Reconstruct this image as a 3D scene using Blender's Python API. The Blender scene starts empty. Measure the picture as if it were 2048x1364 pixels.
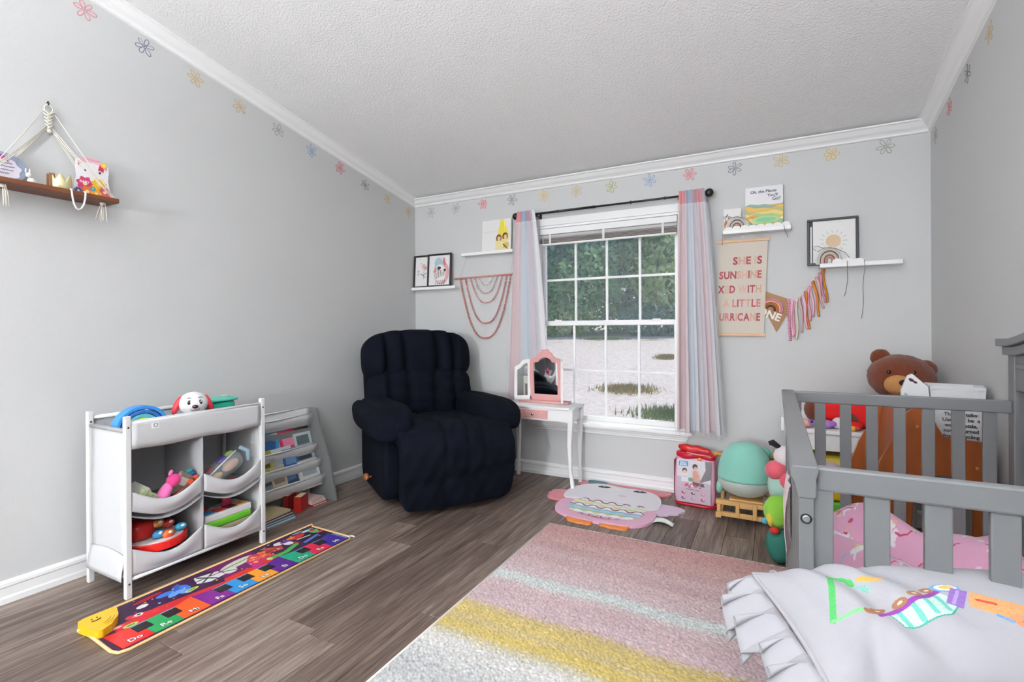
import bpy, bmesh, math, random
import numpy as np
from mathutils import Vector, Matrix, noise as mnoise
random.seed(11); RNG = np.random.default_rng(5)
scene = bpy.context.scene
COL = scene.collection
PI = math.pi
# ------------------------------------------------------------------ camera
YAW, PITCH, ROLL, FPX, CY = 0.48359, -0.0010, -0.0057, 1000.9, 659.67
CAM = Vector((2.6988, -3.3808, 1.07))
_f = Vector((-math.sin(YAW)*math.cos(PITCH), math.cos(YAW)*math.cos(PITCH), math.sin(PITCH)))
_r = Vector((math.cos(YAW), math.sin(YAW), 0)); _u = _r.cross(_f)
_r2 = _r*math.cos(ROLL) + _u*math.sin(ROLL); _u2 = _u*math.cos(ROLL) - _r*math.sin(ROLL)
cd = bpy.data.cameras.new('camera'); co = bpy.data.objects.new('camera', cd); COL.objects.link(co)
cd.sensor_width = 36; cd.lens = FPX*36/2048; cd.shift_y = -(682-CY)/2048; cd.clip_start = 0.05; cd.clip_end = 300
mw = Matrix((_r2, _u2, -_f)).transposed().to_4x4(); mw.translation = CAM
co.matrix_world = mw; scene.camera = co
# ------------------------------------------------------------------ world, sun, exposure
SUN_DIR = Vector((-0.34, -0.294, -1.0)).normalized()          # the way the light travels
world = bpy.data.worlds.new('sky'); scene.world = world; world.use_nodes = True
wn = world.node_tree.nodes; wl = world.node_tree.links
sky = wn.new('ShaderNodeTexSky'); sky.sky_type = 'NISHITA'; sky.sun_disc = False
sky.sun_elevation = math.asin(-SUN_DIR.z); sky.sun_rotation = math.atan2(-SUN_DIR.x, -SUN_DIR.y)
sky.air_density = 1.0; sky.dust_density = 2.0; sky.ozone_density = 1.0
wl.new(sky.outputs[0], wn['Background'].inputs[0]); wn['Background'].inputs[1].default_value = 0.17
sd = bpy.data.lights.new('sun', 'SUN'); so = bpy.data.objects.new('sun', sd); COL.objects.link(so)
sd.energy = 2.3; sd.angle = 0.009; sd.color = (1.0, 0.96, 0.90)
so.rotation_euler = SUN_DIR.to_track_quat('-Z', 'Y').to_euler(); so.location = (8, 8, 12)
FILL_S = 245.0                                                # added globe fill light, unseen far behind the camera: brightness of its globe
UPFILL_S = 2000.0                                               # added uplighting fill light, unseen behind the camera: brightness of its disc
FILL_POS = (1.75, -6.9, 1.30)
vs = scene.view_settings
vs.view_transform = 'Standard'; vs.look = 'None'; vs.exposure = 0.0; vs.gamma = 1.0; vs.use_curve_mapping = False
# ------------------------------------------------------------------ colours and materials
def hx(h):
    h = h.lstrip('#'); c = [int(h[i:i+2], 16)/255 for i in (0, 2, 4)]
    return tuple(x/12.92 if x <= 0.04045 else ((x+0.055)/1.055)**2.4 for x in c)
MATS = {}
def new_mat(name):
    m = bpy.data.materials.new(name); m.use_nodes = True
    return m, m.node_tree.nodes, m.node_tree.links, m.node_tree.nodes['Principled BSDF']
def mat(name, col=None, rough=0.6, metal=0.0, var=0.0, vscale=20.0, bump=0.0, bscale=200.0, sheen=0.0, spec=0.5, emit=0.0, stretch=(1, 1, 1)):
    """plain material with optional noise variation (var) and noise relief (bump, metres)"""
    if name in MATS: return MATS[name]
    m, n, l, b = new_mat(name)
    c = hx(col)
    b.inputs['Base Color'].default_value = (*c, 1); b.inputs['Roughness'].default_value = rough
    b.inputs['Metallic'].default_value = metal; b.inputs['Specular IOR Level'].default_value = spec
    if sheen: b.inputs['Sheen Weight'].default_value = sheen; b.inputs['Sheen Roughness'].default_value = 0.5
    if emit: b.inputs['Emission Color'].default_value = (*c, 1); b.inputs['Emission Strength'].default_value = emit
    if var or bump:
        tc = n.new('ShaderNodeNewGeometry'); mp = n.new('ShaderNodeMapping'); mp.inputs['Scale'].default_value = stretch
        l.new(tc.outputs['Position'], mp.inputs[0])
    if var:
        nz = n.new('ShaderNodeTexNoise'); nz.inputs['Scale'].default_value = vscale; nz.inputs['Detail'].default_value = 5
        l.new(mp.outputs[0], nz.inputs['Vector'])
        mx = n.new('ShaderNodeMix'); mx.data_type = 'RGBA'
        mx.inputs[6].default_value = (*[x*(1-var) for x in c], 1); mx.inputs[7].default_value = (*[min(1, x*(1+var)) for x in c], 1)
        l.new(nz.outputs['Fac'], mx.inputs[0]); l.new(mx.outputs[2], b.inputs['Base Color'])
    if bump:
        nb = n.new('ShaderNodeTexNoise'); nb.inputs['Scale'].default_value = bscale; nb.inputs['Detail'].default_value = 3
        l.new(mp.outputs[0], nb.inputs['Vector'])
        bp = n.new('ShaderNodeBump'); bp.inputs['Distance'].default_value = bump; bp.inputs['Strength'].default_value = 1.0
        l.new(nb.outputs['Fac'], bp.inputs['Height']); l.new(bp.outputs[0], b.inputs['Normal'])
    MATS[name] = m; return m
def painted(name, rough=0.7, bump=0.0, bscale=300.0, sheen=0.0):
    """material whose colour is the print stored on the mesh"""
    if name in MATS: return MATS[name]
    m, n, l, b = new_mat(name)
    at = n.new('ShaderNodeAttribute'); at.attribute_name = 'Col'
    l.new(at.outputs['Color'], b.inputs['Base Color']); b.inputs['Roughness'].default_value = rough
    if sheen: b.inputs['Sheen Weight'].default_value = sheen
    if bump:
        g = n.new('ShaderNodeNewGeometry'); nb = n.new('ShaderNodeTexNoise'); nb.inputs['Scale'].default_value = bscale
        l.new(g.outputs['Position'], nb.inputs['Vector'])
        bp = n.new('ShaderNodeBump'); bp.inputs['Distance'].default_value = bump
        l.new(nb.outputs['Fac'], bp.inputs['Height']); l.new(bp.outputs[0], b.inputs['Normal'])
    MATS[name] = m; return m
def thin(name, col, alpha, rough=0.5, trans=0.0):
    """thin sheet that lets part of the light straight through: fabric gauze, clear plastic"""
    if name in MATS: return MATS[name]
    m, n, l, b = new_mat(name)
    b.inputs['Base Color'].default_value = (*hx(col), 1); b.inputs['Roughness'].default_value = rough
    b.inputs['Alpha'].default_value = alpha
    MATS[name] = m; return m
def glass_mat(name, dust, dustcol='#e8eef0'):
    if name in MATS: return MATS[name]
    m, n, l, b = new_mat(name); n.remove(b)
    tr = n.new('ShaderNodeBsdfTransparent'); tr.inputs[0].default_value = (0.96, 0.98, 0.97, 1)
    gl = n.new('ShaderNodeBsdfGlossy'); gl.inputs['Roughness'].default_value = 0.02
    fr = n.new('ShaderNodeFresnel'); fr.inputs[0].default_value = 1.45
    mx = n.new('ShaderNodeMixShader'); l.new(fr.outputs[0], mx.inputs[0]); l.new(tr.outputs[0], mx.inputs[1]); l.new(gl.outputs[0], mx.inputs[2])
    df = n.new('ShaderNodeBsdfTranslucent'); df.inputs[0].default_value = (*hx(dustcol), 1)
    g = n.new('ShaderNodeNewGeometry'); nz = n.new('ShaderNodeTexNoise'); nz.inputs['Scale'].default_value = 90; nz.inputs['Detail'].default_value = 4
    l.new(g.outputs['Position'], nz.inputs['Vector'])
    mr = n.new('ShaderNodeMapRange'); mr.inputs[1].default_value = 0.35; mr.inputs[2].default_value = 0.75
    mr.inputs[3].default_value = dust*0.5; mr.inputs[4].default_value = dust*1.5; l.new(nz.outputs['Fac'], mr.inputs[0])
    m2 = n.new('ShaderNodeMixShader'); l.new(mr.outputs[0], m2.inputs[0]); l.new(mx.outputs[0], m2.inputs[1]); l.new(df.outputs[0], m2.inputs[2])
    l.new(m2.outputs[0], n['Material Output'].inputs[0]); MATS[name] = m; return m
# ------------------------------------------------------------------ mesh helpers
class MB:
    """collects shapes; build() links them as ONE mesh object"""
    def __init__(s): s.v = []; s.f = []; s.m = []; s.sm = []
    def add(s, V, F, mi=0, smooth=False):
        o = len(s.v); s.v.extend([tuple(map(float, p)) for p in V])
        for f in F: s.f.append([i+o for i in f]); s.m.append(mi); s.sm.append(smooth)
        return s
    def box(s, x0, x1, y0, y1, z0, z1, mi=0, M=None):
        V = [(x0,y0,z0),(x1,y0,z0),(x1,y1,z0),(x0,y1,z0),(x0,y0,z1),(x1,y0,z1),(x1,y1,z1),(x0,y1,z1)]
        if M is not None: V = [M @ Vector(p) for p in V]
        return s.add(V, [(0,3,2,1),(4,5,6,7),(0,1,5,4),(1,2,6,5),(2,3,7,6),(3,0,4,7)], mi)
    def bar(s, a, b, w, t, mi=0, up=(0,0,1)):
        a = Vector(a); b = Vector(b); d = (b-a); L = d.length; d.normalize()
        u = Vector(up); x = d.cross(u)
        if x.length < 1e-5: x = d.cross(Vector((0,1,0)))
        x.normalize(); z = x.cross(d)
        M = Matrix((x, d, z)).transposed().to_4x4(); M.translation = a
        return s.box(-w/2, w/2, 0, L, -t/2, t/2, mi, M)
    def tube(s, P, r, n=8, closed=False, caps=True, mi=0):
        P = [Vector(p) for p in P]; k = len(P); R = r if hasattr(r, '__len__') else [r]*k
        V = []; F = []; nrm = None
        for i in range(k):
            if closed: t = P[(i+1) % k]-P[i-1]
            else: t = P[min(i+1, k-1)]-P[max(i-1, 0)]
            t.normalize()
            if nrm is None:
                nrm = t.orthogonal().normalized()
            else:
                nrm = nrm - t*nrm.dot(t); nrm = nrm.normalized() if nrm.length > 1e-6 else t.orthogonal().normalized()
            b = t.cross(nrm)
            for j in range(n):
                a = 2*PI*j/n; V.append(P[i]+(nrm*math.cos(a)+b*math.sin(a))*R[i])
        for i in range(k if closed else k-1):
            i2 = (i+1) % k
            for j in range(n): F.append((i*n+j, i*n+(j+1) % n, i2*n+(j+1) % n, i2*n+j))
        if caps and not closed: F.append(tuple(range(n))[::-1]); F.append(tuple(range((k-1)*n, k*n)))
        return s.add(V, F, mi, True)
    def lathe(s, prof, n=20, M=None, mi=0):
        V = []; F = []
        for r, z in prof:
            for j in range(n): a = 2*PI*j/n; V.append(Vector((r*math.cos(a), r*math.sin(a), z)))
        if M is not None: V = [M @ p for p in V]
        k = len(prof)
        for i in range(k-1):
            for j in range(n): F.append((i*n+j, i*n+(j+1) % n, (i+1)*n+(j+1) % n, (i+1)*n+j))
        F.append(tuple(range(n))[::-1]); F.append(tuple(range((k-1)*n, k*n)))
        return s.add(V, F, mi, True)
    def ell(s, c, r, nu=18, nv=12, M=None, mi=0, fur=0.0):
        V = []; F = []
        if not hasattr(r, '__len__'): r = (r, r, r)
        for i in range(1, nv):
            th = PI*i/nv
            for j in range(nu):
                a = 2*PI*j/nu; d = Vector((math.sin(th)*math.cos(a), math.sin(th)*math.sin(a), math.cos(th)))
                q = 1+fur*random.uniform(-1, 1) if fur else 1
                V.append(Vector((d.x*r[0]*q, d.y*r[1]*q, d.z*r[2]*q)))
        V.append(Vector((0,0,r[2]))); V.append(Vector((0,0,-r[2]))); t, bt = len(V)-2, len(V)-1
        for i in range(nv-2):
            for j in range(nu): F.append((i*nu+j, (i+1)*nu+j, (i+1)*nu+(j+1) % nu, i*nu+(j+1) % nu))
        for j in range(nu):
            F.append((t, j, (j+1) % nu)); F.append((bt, (nv-2)*nu+(j+1) % nu, (nv-2)*nu+j))
        c = Vector(c)
        V = [(M @ p if M is not None else p)+c for p in V]
        return s.add(V, F, mi, True)
    def prism(s, poly, h0, h1, M=None, mi=0, mi_side=None, smooth=False):
        """polygon in XY raised from h0 to h1"""
        A = sum(poly[i][0]*poly[(i+1) % len(poly)][1]-poly[(i+1) % len(poly)][0]*poly[i][1] for i in range(len(poly)))
        if A < 0: poly = poly[::-1]
        n = len(poly); V = [Vector((x, y, h0)) for x, y in poly]+[Vector((x, y, h1)) for x, y in poly]
        if M is not None: V = [M @ p for p in V]
        s.add(V, [tuple(range(n))[::-1], tuple(range(n, 2*n))], mi)
        s.add(V, [(i, (i+1) % n, n+(i+1) % n, n+i) for i in range(n)], mi if mi_side is None else mi_side, smooth)
        return s
    def rbox(s, c, h, k=5.0, n=8, fn=None, M=None, mi=0):
        """puffy rounded block: centre, half sizes, roundness exponent; fn(P in -1..1) -> P reshapes it"""
        key = {}; pts = []; F = []
        g = np.linspace(-1, 1, n+1)
        def vid(p):
            q = tuple(round(x, 5) for x in p)
            if q not in key: key[q] = len(pts); pts.append(p)
            return key[q]
        for ax in range(3):
            for sg in (-1, 1):
                for i in range(n):
                    for j in range(n):
                        cs = []
                        for a, b in ((i,j),(i+1,j),(i+1,j+1),(i,j+1)):
                            p = [0,0,0]; p[ax] = sg; p[(ax+1) % 3] = g[a]; p[(ax+2) % 3] = g[b]; cs.append(vid(tuple(p)))
                        F.append(tuple(cs if sg > 0 else cs[::-1]))
        P = np.array(pts, float); r = (np.abs(P)**k).sum(1)**(-1/k); P = P*r[:, None]
        if fn is not None: P = fn(P)
        P = P*np.array(h)
        V = [Vector(p) for p in P]
        if M is not None: V = [M @ p for p in V]
        c = Vector(c); return s.add([p+c for p in V], F, mi, True)
    def sheet(s, fn, nu, nv, mi=0, flip=False):
        V = [fn(i/nu, j/nv) for j in range(nv+1) for i in range(nu+1)]; F = []
        for j in range(nv):
            for i in range(nu):
                a = j*(nu+1)+i; q = (a, a+1, a+nu+2, a+nu+1); F.append(q[::-1] if flip else q)
        return s.add(V, F, mi, True)
    def build(s, name, mats, parent=None, bevel=0.0, seg=2, solid=0.0, sub=0, loc=None):
        me = bpy.data.meshes.new(name); me.from_pydata(s.v, [], s.f)
        if not isinstance(mats, (list, tuple)): mats = [mats]
        for m in mats: me.materials.append(m)
        me.polygons.foreach_set('material_index', s.m); me.polygons.foreach_set('use_smooth', s.sm); me.update()
        o = bpy.data.objects.new(name, me); COL.objects.link(o)
        if parent is not None: o.parent = parent
        if loc is not None: o.location = loc
        if solid: q = o.modifiers.new('solid', 'SOLIDIFY'); q.thickness = solid; q.offset = 0
        if bevel:
            q = o.modifiers.new('bevel', 'BEVEL'); q.width = bevel; q.segments = seg; q.limit_method = 'ANGLE'; q.angle_limit = 0.7
        if sub: q = o.modifiers.new('sub', 'SUBSURF'); q.levels = sub; q.render_levels = sub
        return o
def tag(o, label, cat, group=None):
    o['label'] = label; o['category'] = cat
    if group: o['group'] = group
    return o
def thing(name, label, cat, loc=(0,0,0), rotz=0.0, group=None):
    o = bpy.data.objects.new(name, None); COL.objects.link(o); o.location = loc; o.rotation_euler = (0,0,rotz)
    o.empty_display_size = 0.1
    return tag(o, label, cat, group)
def struct(o): o['kind'] = 'structure'; return o
def link_copy(o, parent):
    c = o.copy(); COL.objects.link(c); c.parent = parent; return c
# frames: text/print axes on the walls and on the floor (columns: right, up, out)
def frame(right, up, out, loc):
    M = Matrix((Vector(right), Vector(up), Vector(out))).transposed().to_4x4(); M.translation = Vector(loc); return M
def back_M(x, y, z): return frame((1,0,0), (0,0,1), (0,-1,0), (x, y, z))
def left_M(x, y, z): return frame((0,1,0), (0,0,1), (1,0,0), (x, y, z))
def right_M(x, y, z): return frame((0,-1,0), (0,0,1), (-1,0,0), (x, y, z))
def floor_M(x, y, z): return frame((0,1,0), (-1,0,0), (0,0,1), (x, y, z))
def lettering(body, size, M, material, parent, bold=0.0, depth=0.0004, align='CENTER', name='lettering', shear=0.0, space=1.0, line=1.0):
    cu = bpy.data.curves.new('tmp', 'FONT'); cu.body = body; cu.size = size; cu.align_x = align; cu.align_y = 'CENTER'
    cu.extrude = depth; cu.offset = bold; cu.resolution_u = 3; cu.shear = shear; cu.space_character = space; cu.space_line = line
    t = bpy.data.objects.new('tmp', cu); COL.objects.link(t)
    me = bpy.data.meshes.new_from_object(t); COL.objects.unlink(t); bpy.data.objects.remove(t)
    me.name = name; me.transform(M); me.materials.clear(); me.materials.append(material)
    o = bpy.data.objects.new(name, me); COL.objects.link(o)
    if parent is not None:
        o.parent = parent; o.matrix_parent_inverse = Matrix.Identity(4)
    return o
# ------------------------------------------------------------------ print on a surface (colour stored on a fine grid)
class Paint:
    def __init__(s, X, Y, base): s.X = X; s.Y = Y; s.C = np.tile(np.array(hx(base)), (len(X), 1))
    def put(s, m, c, a=1.0): s.C[m] = s.C[m]*(1-a)+np.array(hx(c))*a; return s
    def rect(s, x0, x1, y0, y1, c): return s.put((s.X >= x0) & (s.X <= x1) & (s.Y >= y0) & (s.Y <= y1), c)
    def ell(s, cx, cy, rx, ry, c, rot=0.0):
        ca, sa = math.cos(rot), math.sin(rot); dx = s.X-cx; dy = s.Y-cy
        return s.put(((dx*ca+dy*sa)/rx)**2+((-dx*sa+dy*ca)/ry)**2 <= 1, c)
    def ring(s, cx, cy, r0, r1, c, a0=-4, a1=4, sy=1.0):
        dx = s.X-cx; dy = (s.Y-cy)/sy; d = np.hypot(dx, dy); a = np.arctan2(dy, dx)
        return s.put((d >= r0) & (d <= r1) & (a >= a0) & (a <= a1), c)
    def poly(s, P, c):
        ins = np.zeros(len(s.X), bool); n = len(P)
        for i in range(n):
            (x0, y0), (x1, y1) = P[i], P[(i+1) % n]
            if y0 == y1: continue
            k = ((y0 > s.Y) != (y1 > s.Y)) & (s.X < (x1-x0)*(s.Y-y0)/(y1-y0)+x0); ins ^= k
        return s.put(ins, c)
    def stroke(s, P, w, c):
        for (x0, y0), (x1, y1) in zip(P[:-1], P[1:]):
            dx, dy = x1-x0, y1-y0; L = dx*dx+dy*dy+1e-12
            t = np.clip(((s.X-x0)*dx+(s.Y-y0)*dy)/L, 0, 1)
            s.put(np.hypot(s.X-x0-t*dx, s.Y-y0-t*dy) <= w/2, c)
        return s
    def dots(s, n, box, r, cols, seed=0):
        q = random.Random(seed)
        for _ in range(n):
            s.ell(q.uniform(box[0], box[1]), q.uniform(box[2], box[3]), r*q.uniform(0.5, 1.3), r*q.uniform(0.5, 1.3), q.choice(cols), q.uniform(0, 3))
        return s
def printed(name, fn, w, h, nu, nv, base, draw, material, parent=None, thick=0.0, back=True):
    """grid w x h (print coordinates 0..w, 0..h); fn(X, Y) -> positions Nx3; draw(Paint) paints it"""
    gx, gy = np.meshgrid(np.linspace(0, w, nu+1), np.linspace(0, h, nv+1)); X = gx.ravel(); Y = gy.ravel()
    P = fn(X, Y); pt = Paint(X, Y, base); draw(pt)
    i = np.arange(nu*nv); a = (i // nu)*(nu+1)+i % nu
    F = np.stack([a, a+1, a+nu+2, a+nu+1], 1)
    me = bpy.data.meshes.new(name); me.from_pydata(P.tolist(), [], F.tolist())
    at = me.color_attributes.new('Col', 'FLOAT_COLOR', 'POINT')
    at.data.foreach_set('color', np.concatenate([pt.C, np.ones((len(X), 1))], 1).astype(np.float32).ravel())
    me.materials.append(material); me.polygons.foreach_set('use_smooth', [True]*len(F)); me.update()
    o = bpy.data.objects.new(name, me); COL.objects.link(o)
    if parent is not None: o.parent = parent
    if thick: q = o.modifiers.new('solid', 'SOLIDIFY'); q.thickness = thick; q.offset = -1
    return o
def flat(M):
    A = np.array(M)
    return lambda X, Y: (A[:3, :3] @ np.stack([X, Y, 0*X])).T+A[:3, 3]
# ------------------------------------------------------------------ common materials
WALL = mat('wall_paint', '#c9c9c9', 0.75, var=0.015, vscale=3, bump=0.0006, bscale=260)
CEIL = mat('ceiling_texture', '#f4f4f4', 0.9, bump=0.004, bscale=110)
TRIM = mat('white_trim', '#efefef', 0.35)
WHITE = mat('white_paint', '#f0f0f0', 0.4)
GREYCRIB = mat('crib_grey_paint', '#77787a', 0.42, var=0.03, vscale=15)
BLACK = mat('black_metal', '#0c0c0c', 0.35)
BLACKP = mat('black_print', '#151515', 0.6)
# ================================================================== THE SETTING
W = 3.4336; YB = -7.6; H0 = 2.165; SL = 0.1966; TH = 0.13
def zc(y): return H0 + SL*(-y)
# floor: a dark base and single planks with open joints
def floor_material():
    m, n, l, b = new_mat('plank_wood')
    g = n.new('ShaderNodeNewGeometry'); oi = n.new('ShaderNodeObjectInfo')
    sc = n.new('ShaderNodeVectorMath'); sc.operation = 'MULTIPLY_ADD'
    l.new(oi.outputs['Random'], sc.inputs[0]); sc.inputs[1].default_value = (31, 57, 11); l.new(g.outputs['Position'], sc.inputs[2])
    m1 = n.new('ShaderNodeMapping'); m1.inputs['Scale'].default_value = (28, 1.6, 1); l.new(sc.outputs[0], m1.inputs[0])
    n1 = n.new('ShaderNodeTexNoise'); n1.inputs['Scale'].default_value = 1.6; n1.inputs['Detail'].default_value = 8; n1.inputs['Roughness'].default_value = 0.65; n1.inputs['Distortion'].default_value = 0.8
    l.new(m1.outputs[0], n1.inputs['Vector'])
    m2 = n.new('ShaderNodeMapping'); m2.inputs['Scale'].default_value = (150, 5, 1); l.new(sc.outputs[0], m2.inputs[0])
    n2 = n.new('ShaderNodeTexNoise'); n2.inputs['Scale'].default_value = 1.5; n2.inputs['Detail'].default_value = 4; l.new(m2.outputs[0], n2.inputs['Vector'])
    ad = n.new('ShaderNodeMath'); ad.operation = 'MULTIPLY_ADD'; l.new(n2.outputs['Fac'], ad.inputs[0]); ad.inputs[1].default_value = 0.35; l.new(n1.outputs['Fac'], ad.inputs[2])
    rd = n.new('ShaderNodeMath'); rd.operation = 'MULTIPLY_ADD'; l.new(oi.outputs['Random'], rd.inputs[0]); rd.inputs[1].default_value = 0.20; l.new(ad.outputs[0], rd.inputs[2])
    cr = n.new('ShaderNodeValToRGB'); e = cr.color_ramp.elements
    e[0].position = 0.45; e[0].color = (*hx('#3a2d27'), 1); e[1].position = 1.0; e[1].color = (*hx('#978980'), 1)
    for p_, c_ in ((0.60, '#50413a'), (0.72, '#63544c'), (0.84, '#7a6a60')): q = e.new(p_); q.color = (*hx(c_), 1)
    l.new(rd.outputs[0], cr.inputs[0]); l.new(cr.outputs[0], b.inputs['Base Color'])
    b.inputs['Roughness'].default_value = 0.42; b.inputs['Specular IOR Level'].default_value = 0.4
    bp = n.new('ShaderNodeBump'); bp.inputs['Distance'].default_value = 0.0006; l.new(n2.outputs['Fac'], bp.inputs['Height']); l.new(bp.outputs[0], b.inputs['Normal'])
    return m
PLANK = floor_material()
floor = struct(MB().box(-TH, W+TH, YB-TH, TH, -0.12, -0.006).build('floor', mat('floor_underlay', '#1c1512', 0.9)))
PW = 0.137; PL = 1.22; rows = math.ceil(W/PW); cache = {}
rr = random.Random(3)
for r in range(rows):
    x0 = r*PW; x1 = min(W, x0+PW); y = 0.0 + rr.uniform(0, PL)
    while y > YB:
        ya = min(0, y); yb = max(YB, y-PL)
        if ya-yb > 0.02:
            key = (round(x1-x0, 3), round(ya-yb, 3))
            if key not in cache:
                hw = (x1-x0)/2-0.0007; hl = (ya-yb)/2-0.0007
                o = MB().box(-hw, hw, -hl, hl, -0.008, 0).build('plank', PLANK, floor, bevel=0.0012, seg=1); cache[key] = o
            else: o = link_copy(cache[key], floor)
            o.location = ((x0+x1)/2, (ya+yb)/2, 0)
        y -= PL
# walls
struct(MB().prism([(YB, -0.12), (TH, -0.12), (TH, zc(TH)+0.1), (YB, zc(YB)+0.1)], -TH, 0, frame((0,1,0), (0,0,1), (1,0,0), (0,0,0))).build('wall_left', WALL))
struct(MB().prism([(YB, -0.12), (TH, -0.12), (TH, zc(TH)+0.1), (YB, zc(YB)+0.1)], W, W+TH, frame((0,1,0), (0,0,1), (1,0,0), (0,0,0))).build('wall_right', WALL))
struct(MB().box(0, W, YB-TH, YB, -0.12, zc(YB)+0.1).build('wall_front', WALL))
WX0, WX1, WZ0, WZ1 = 1.135, 2.165, 0.40, 1.83          # window opening
wb = MB().box(0, WX0, 0, TH, -0.12, H0+0.05).box(WX1, W, 0, TH, -0.12, H0+0.05).box(WX0, WX1, 0, TH, -0.12, WZ0).box(WX0, WX1, 0, TH, WZ1, H0+0.05)
struct(wb.build('wall_back', WALL))
struct(MB().prism([(YB, zc(YB)), (TH, zc(TH)), (TH, zc(TH)+0.08), (YB, zc(YB)+0.08)], -TH, W+TH, frame((0,1,0), (0,0,1), (1,0,0), (0,0,0))).build('ceiling', CEIL))
# crown trim: profile (out from wall, down from ceiling) swept along each wall
CR = [(0, 0), (0.062, 0), (0.062, 0.008), (0.052, 0.012), (0.046, 0.020), (0.034, 0.034), (0.020, 0.044), (0.014, 0.052), (0.012, 0.060), (0, 0.064)]
def crown(name, a, b, out):
    a = Vector(a); b = Vector(b); out = Vector(out); V = []; n = len(CR)
    for p in (a, b):
        for o, d in CR: V.append(p+out*o+Vector((0,0,-d)))
    F = [(i, (i+1) % n, n+(i+1) % n, n+i) for i in range(n)]+[tuple(range(n))[::-1], tuple(range(n, 2*n))]
    return struct(MB().add(V, F).build(name, TRIM))
crown('trim_1', (0, YB, zc(YB)), (0, 0, zc(0)), (1,0,0)); crown('trim_2', (0, 0, zc(0)), (W, 0, zc(0)), (0,-1,0)); crown('trim_3', (W, 0, zc(0)), (W, YB, zc(YB)), (-1,0,0))
# baseboards
BP = [(0, 0), (0.015, 0), (0.015, 0.022), (0.012, 0.030), (0.011, 0.062), (0.015, 0.068), (0.014, 0.080), (0.006, 0.088), (0, 0.090)]
def base(name, a, b, out):
    a = Vector(a); b = Vector(b); out = Vector(out); V = []; n = len(BP)
    for p in (a, b):
        for o, d in BP: V.append(p+out*o+Vector((0,0,d)))
    F = [(i, n+i, n+(i+1) % n, (i+1) % n) for i in range(n)]+[tuple(range(n)), tuple(range(n, 2*n))[::-1]]
    return struct(MB().add(V, F).build(name, TRIM))
base('baseboard_left', (0, -2.74, 0), (0, 0, 0), (1,0,0)); base('baseboard_back', (0, 0, 0), (W, 0, 0), (0,-1,0)); base('baseboard_right', (W, 0, 0), (W, YB, 0), (-1,0,0))
# panelled white door in the left wall beside the camera (seen in the vanity mirror)
dr = MB().box(0.0, 0.012, -3.62, -2.82, 0.01, 2.03).build('door_1', WHITE, bevel=0.003); struct(dr)
for (ya, yb, za, zb) in ((-3.53, -3.25, 0.2, 0.95), (-3.19, -2.91, 0.2, 0.95), (-3.53, -3.25, 1.1, 1.9), (-3.19, -2.91, 1.1, 1.9)):
    MB().box(0.012, 0.022, ya, yb, za, zb).build('door_panel', WHITE, dr, bevel=0.008)
MB().ell((0.05, -2.88, 0.95), 0.027).tube([(0.012, -2.88, 0.95), (0.05, -2.88, 0.95)], 0.01).build('door_knob', mat('nickel', '#b8b4ac', 0.25, 1.0), dr)
MB().box(0, 0.018, -2.82, -2.75, 0, 2.1).box(0, 0.018, -3.69, -3.62, 0, 2.1).box(0, 0.018, -3.69, -2.75, 2.03, 2.1).build('door_casing', TRIM, dr, bevel=0.004)
# window: casing, stool, apron, two sashes with muntins and single panes
VIN = mat('window_vinyl', '#f4f4f4', 0.35)
win = struct(MB().box(WX0, WX0+0.02, -0.005, TH, WZ0, WZ1).box(WX1-0.02, WX1, -0.005, TH, WZ0, WZ1).box(WX0+0.02, WX1-0.02, -0.005, TH, WZ1-0.02, WZ1).box(WX0+0.02, WX1-0.02, -0.005, TH, WZ0, WZ0+0.02).build('window_1', VIN))
MB().box(WX0-0.045, WX0+0.004, -0.016, 0.0, WZ0, WZ1+0.05).box(WX1-0.004, WX1+0.045, -0.016, 0.0, WZ0, WZ1+0.05).box(WX0+0.004, WX1-0.004, -0.016, 0.0, WZ1-0.004, WZ1+0.05).build('window_casing', TRIM, win, bevel=0.003)
MB().box(WX0-0.065, WX1+0.065, -0.045, 0.03, WZ0-0.018, WZ0+0.006).build('window_stool', TRIM, win, bevel=0.006, seg=3)
ap = MB()
for z0, z1, d in ((WZ0-0.036, WZ0-0.018, 0.016), (WZ0-0.048, WZ0-0.038, 0.013), (WZ0-0.062, WZ0-0.050, 0.010)): ap.box(WX0-0.06+(WZ0-z0)*0.5, WX1+0.06-(WZ0-z0)*0.5, -d, 0, z0, z1)
ap.build('window_apron', TRIM, win, bevel=0.002)
GLASS = glass_mat('window_glass', 0.12); SCREEN = glass_mat('screened_glass', 0.10)
def sash(z0, z1, y, gm, stile=0.030, rail0=0.03, rail1=0.03):
    xa, xb = WX0+0.02, WX1-0.02; ga, gb = xa+stile, xb-stile; g0, g1 = z0+rail0, z1-rail1
    f = MB().box(xa, ga, y-0.016, y+0.016, z0, z1).box(gb, xb, y-0.016, y+0.016, z0, z1).box(ga, gb, y-0.016, y+0.016, z0, g0).box(ga, gb, y-0.016, y+0.016, g1, z1)
    so_ = f.build('sash_frame', VIN, win, bevel=0.003)
    cw = (gb-ga)/4; mid = (g0+g1)/2
    for k in (1, 2, 3): MB().box(ga+k*cw-0.008, ga+k*cw+0.008, y-0.007, y+0.007, g0, g1).build('muntin', VIN, so_, bevel=0.002)
    MB().box(ga, gb, y-0.0065, y+0.0065, mid-0.008, mid+0.008).build('muntin', VIN, so_, bevel=0.002)
    for r in range(2):
        for k in range(4):
            a, b = ga+k*cw, ga+(k+1)*cw; c, d = (g0, mid) if r == 0 else (mid, g1)
            MB().add([(a,y,c),(b,y,c),(b,y,d),(a,y,d)], [(0,1,2,3)]).build('pane', gm, so_)
sash(1.095, WZ1-0.02, 0.065, GLASS, rail0=0.035, rail1=0.075)
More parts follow.
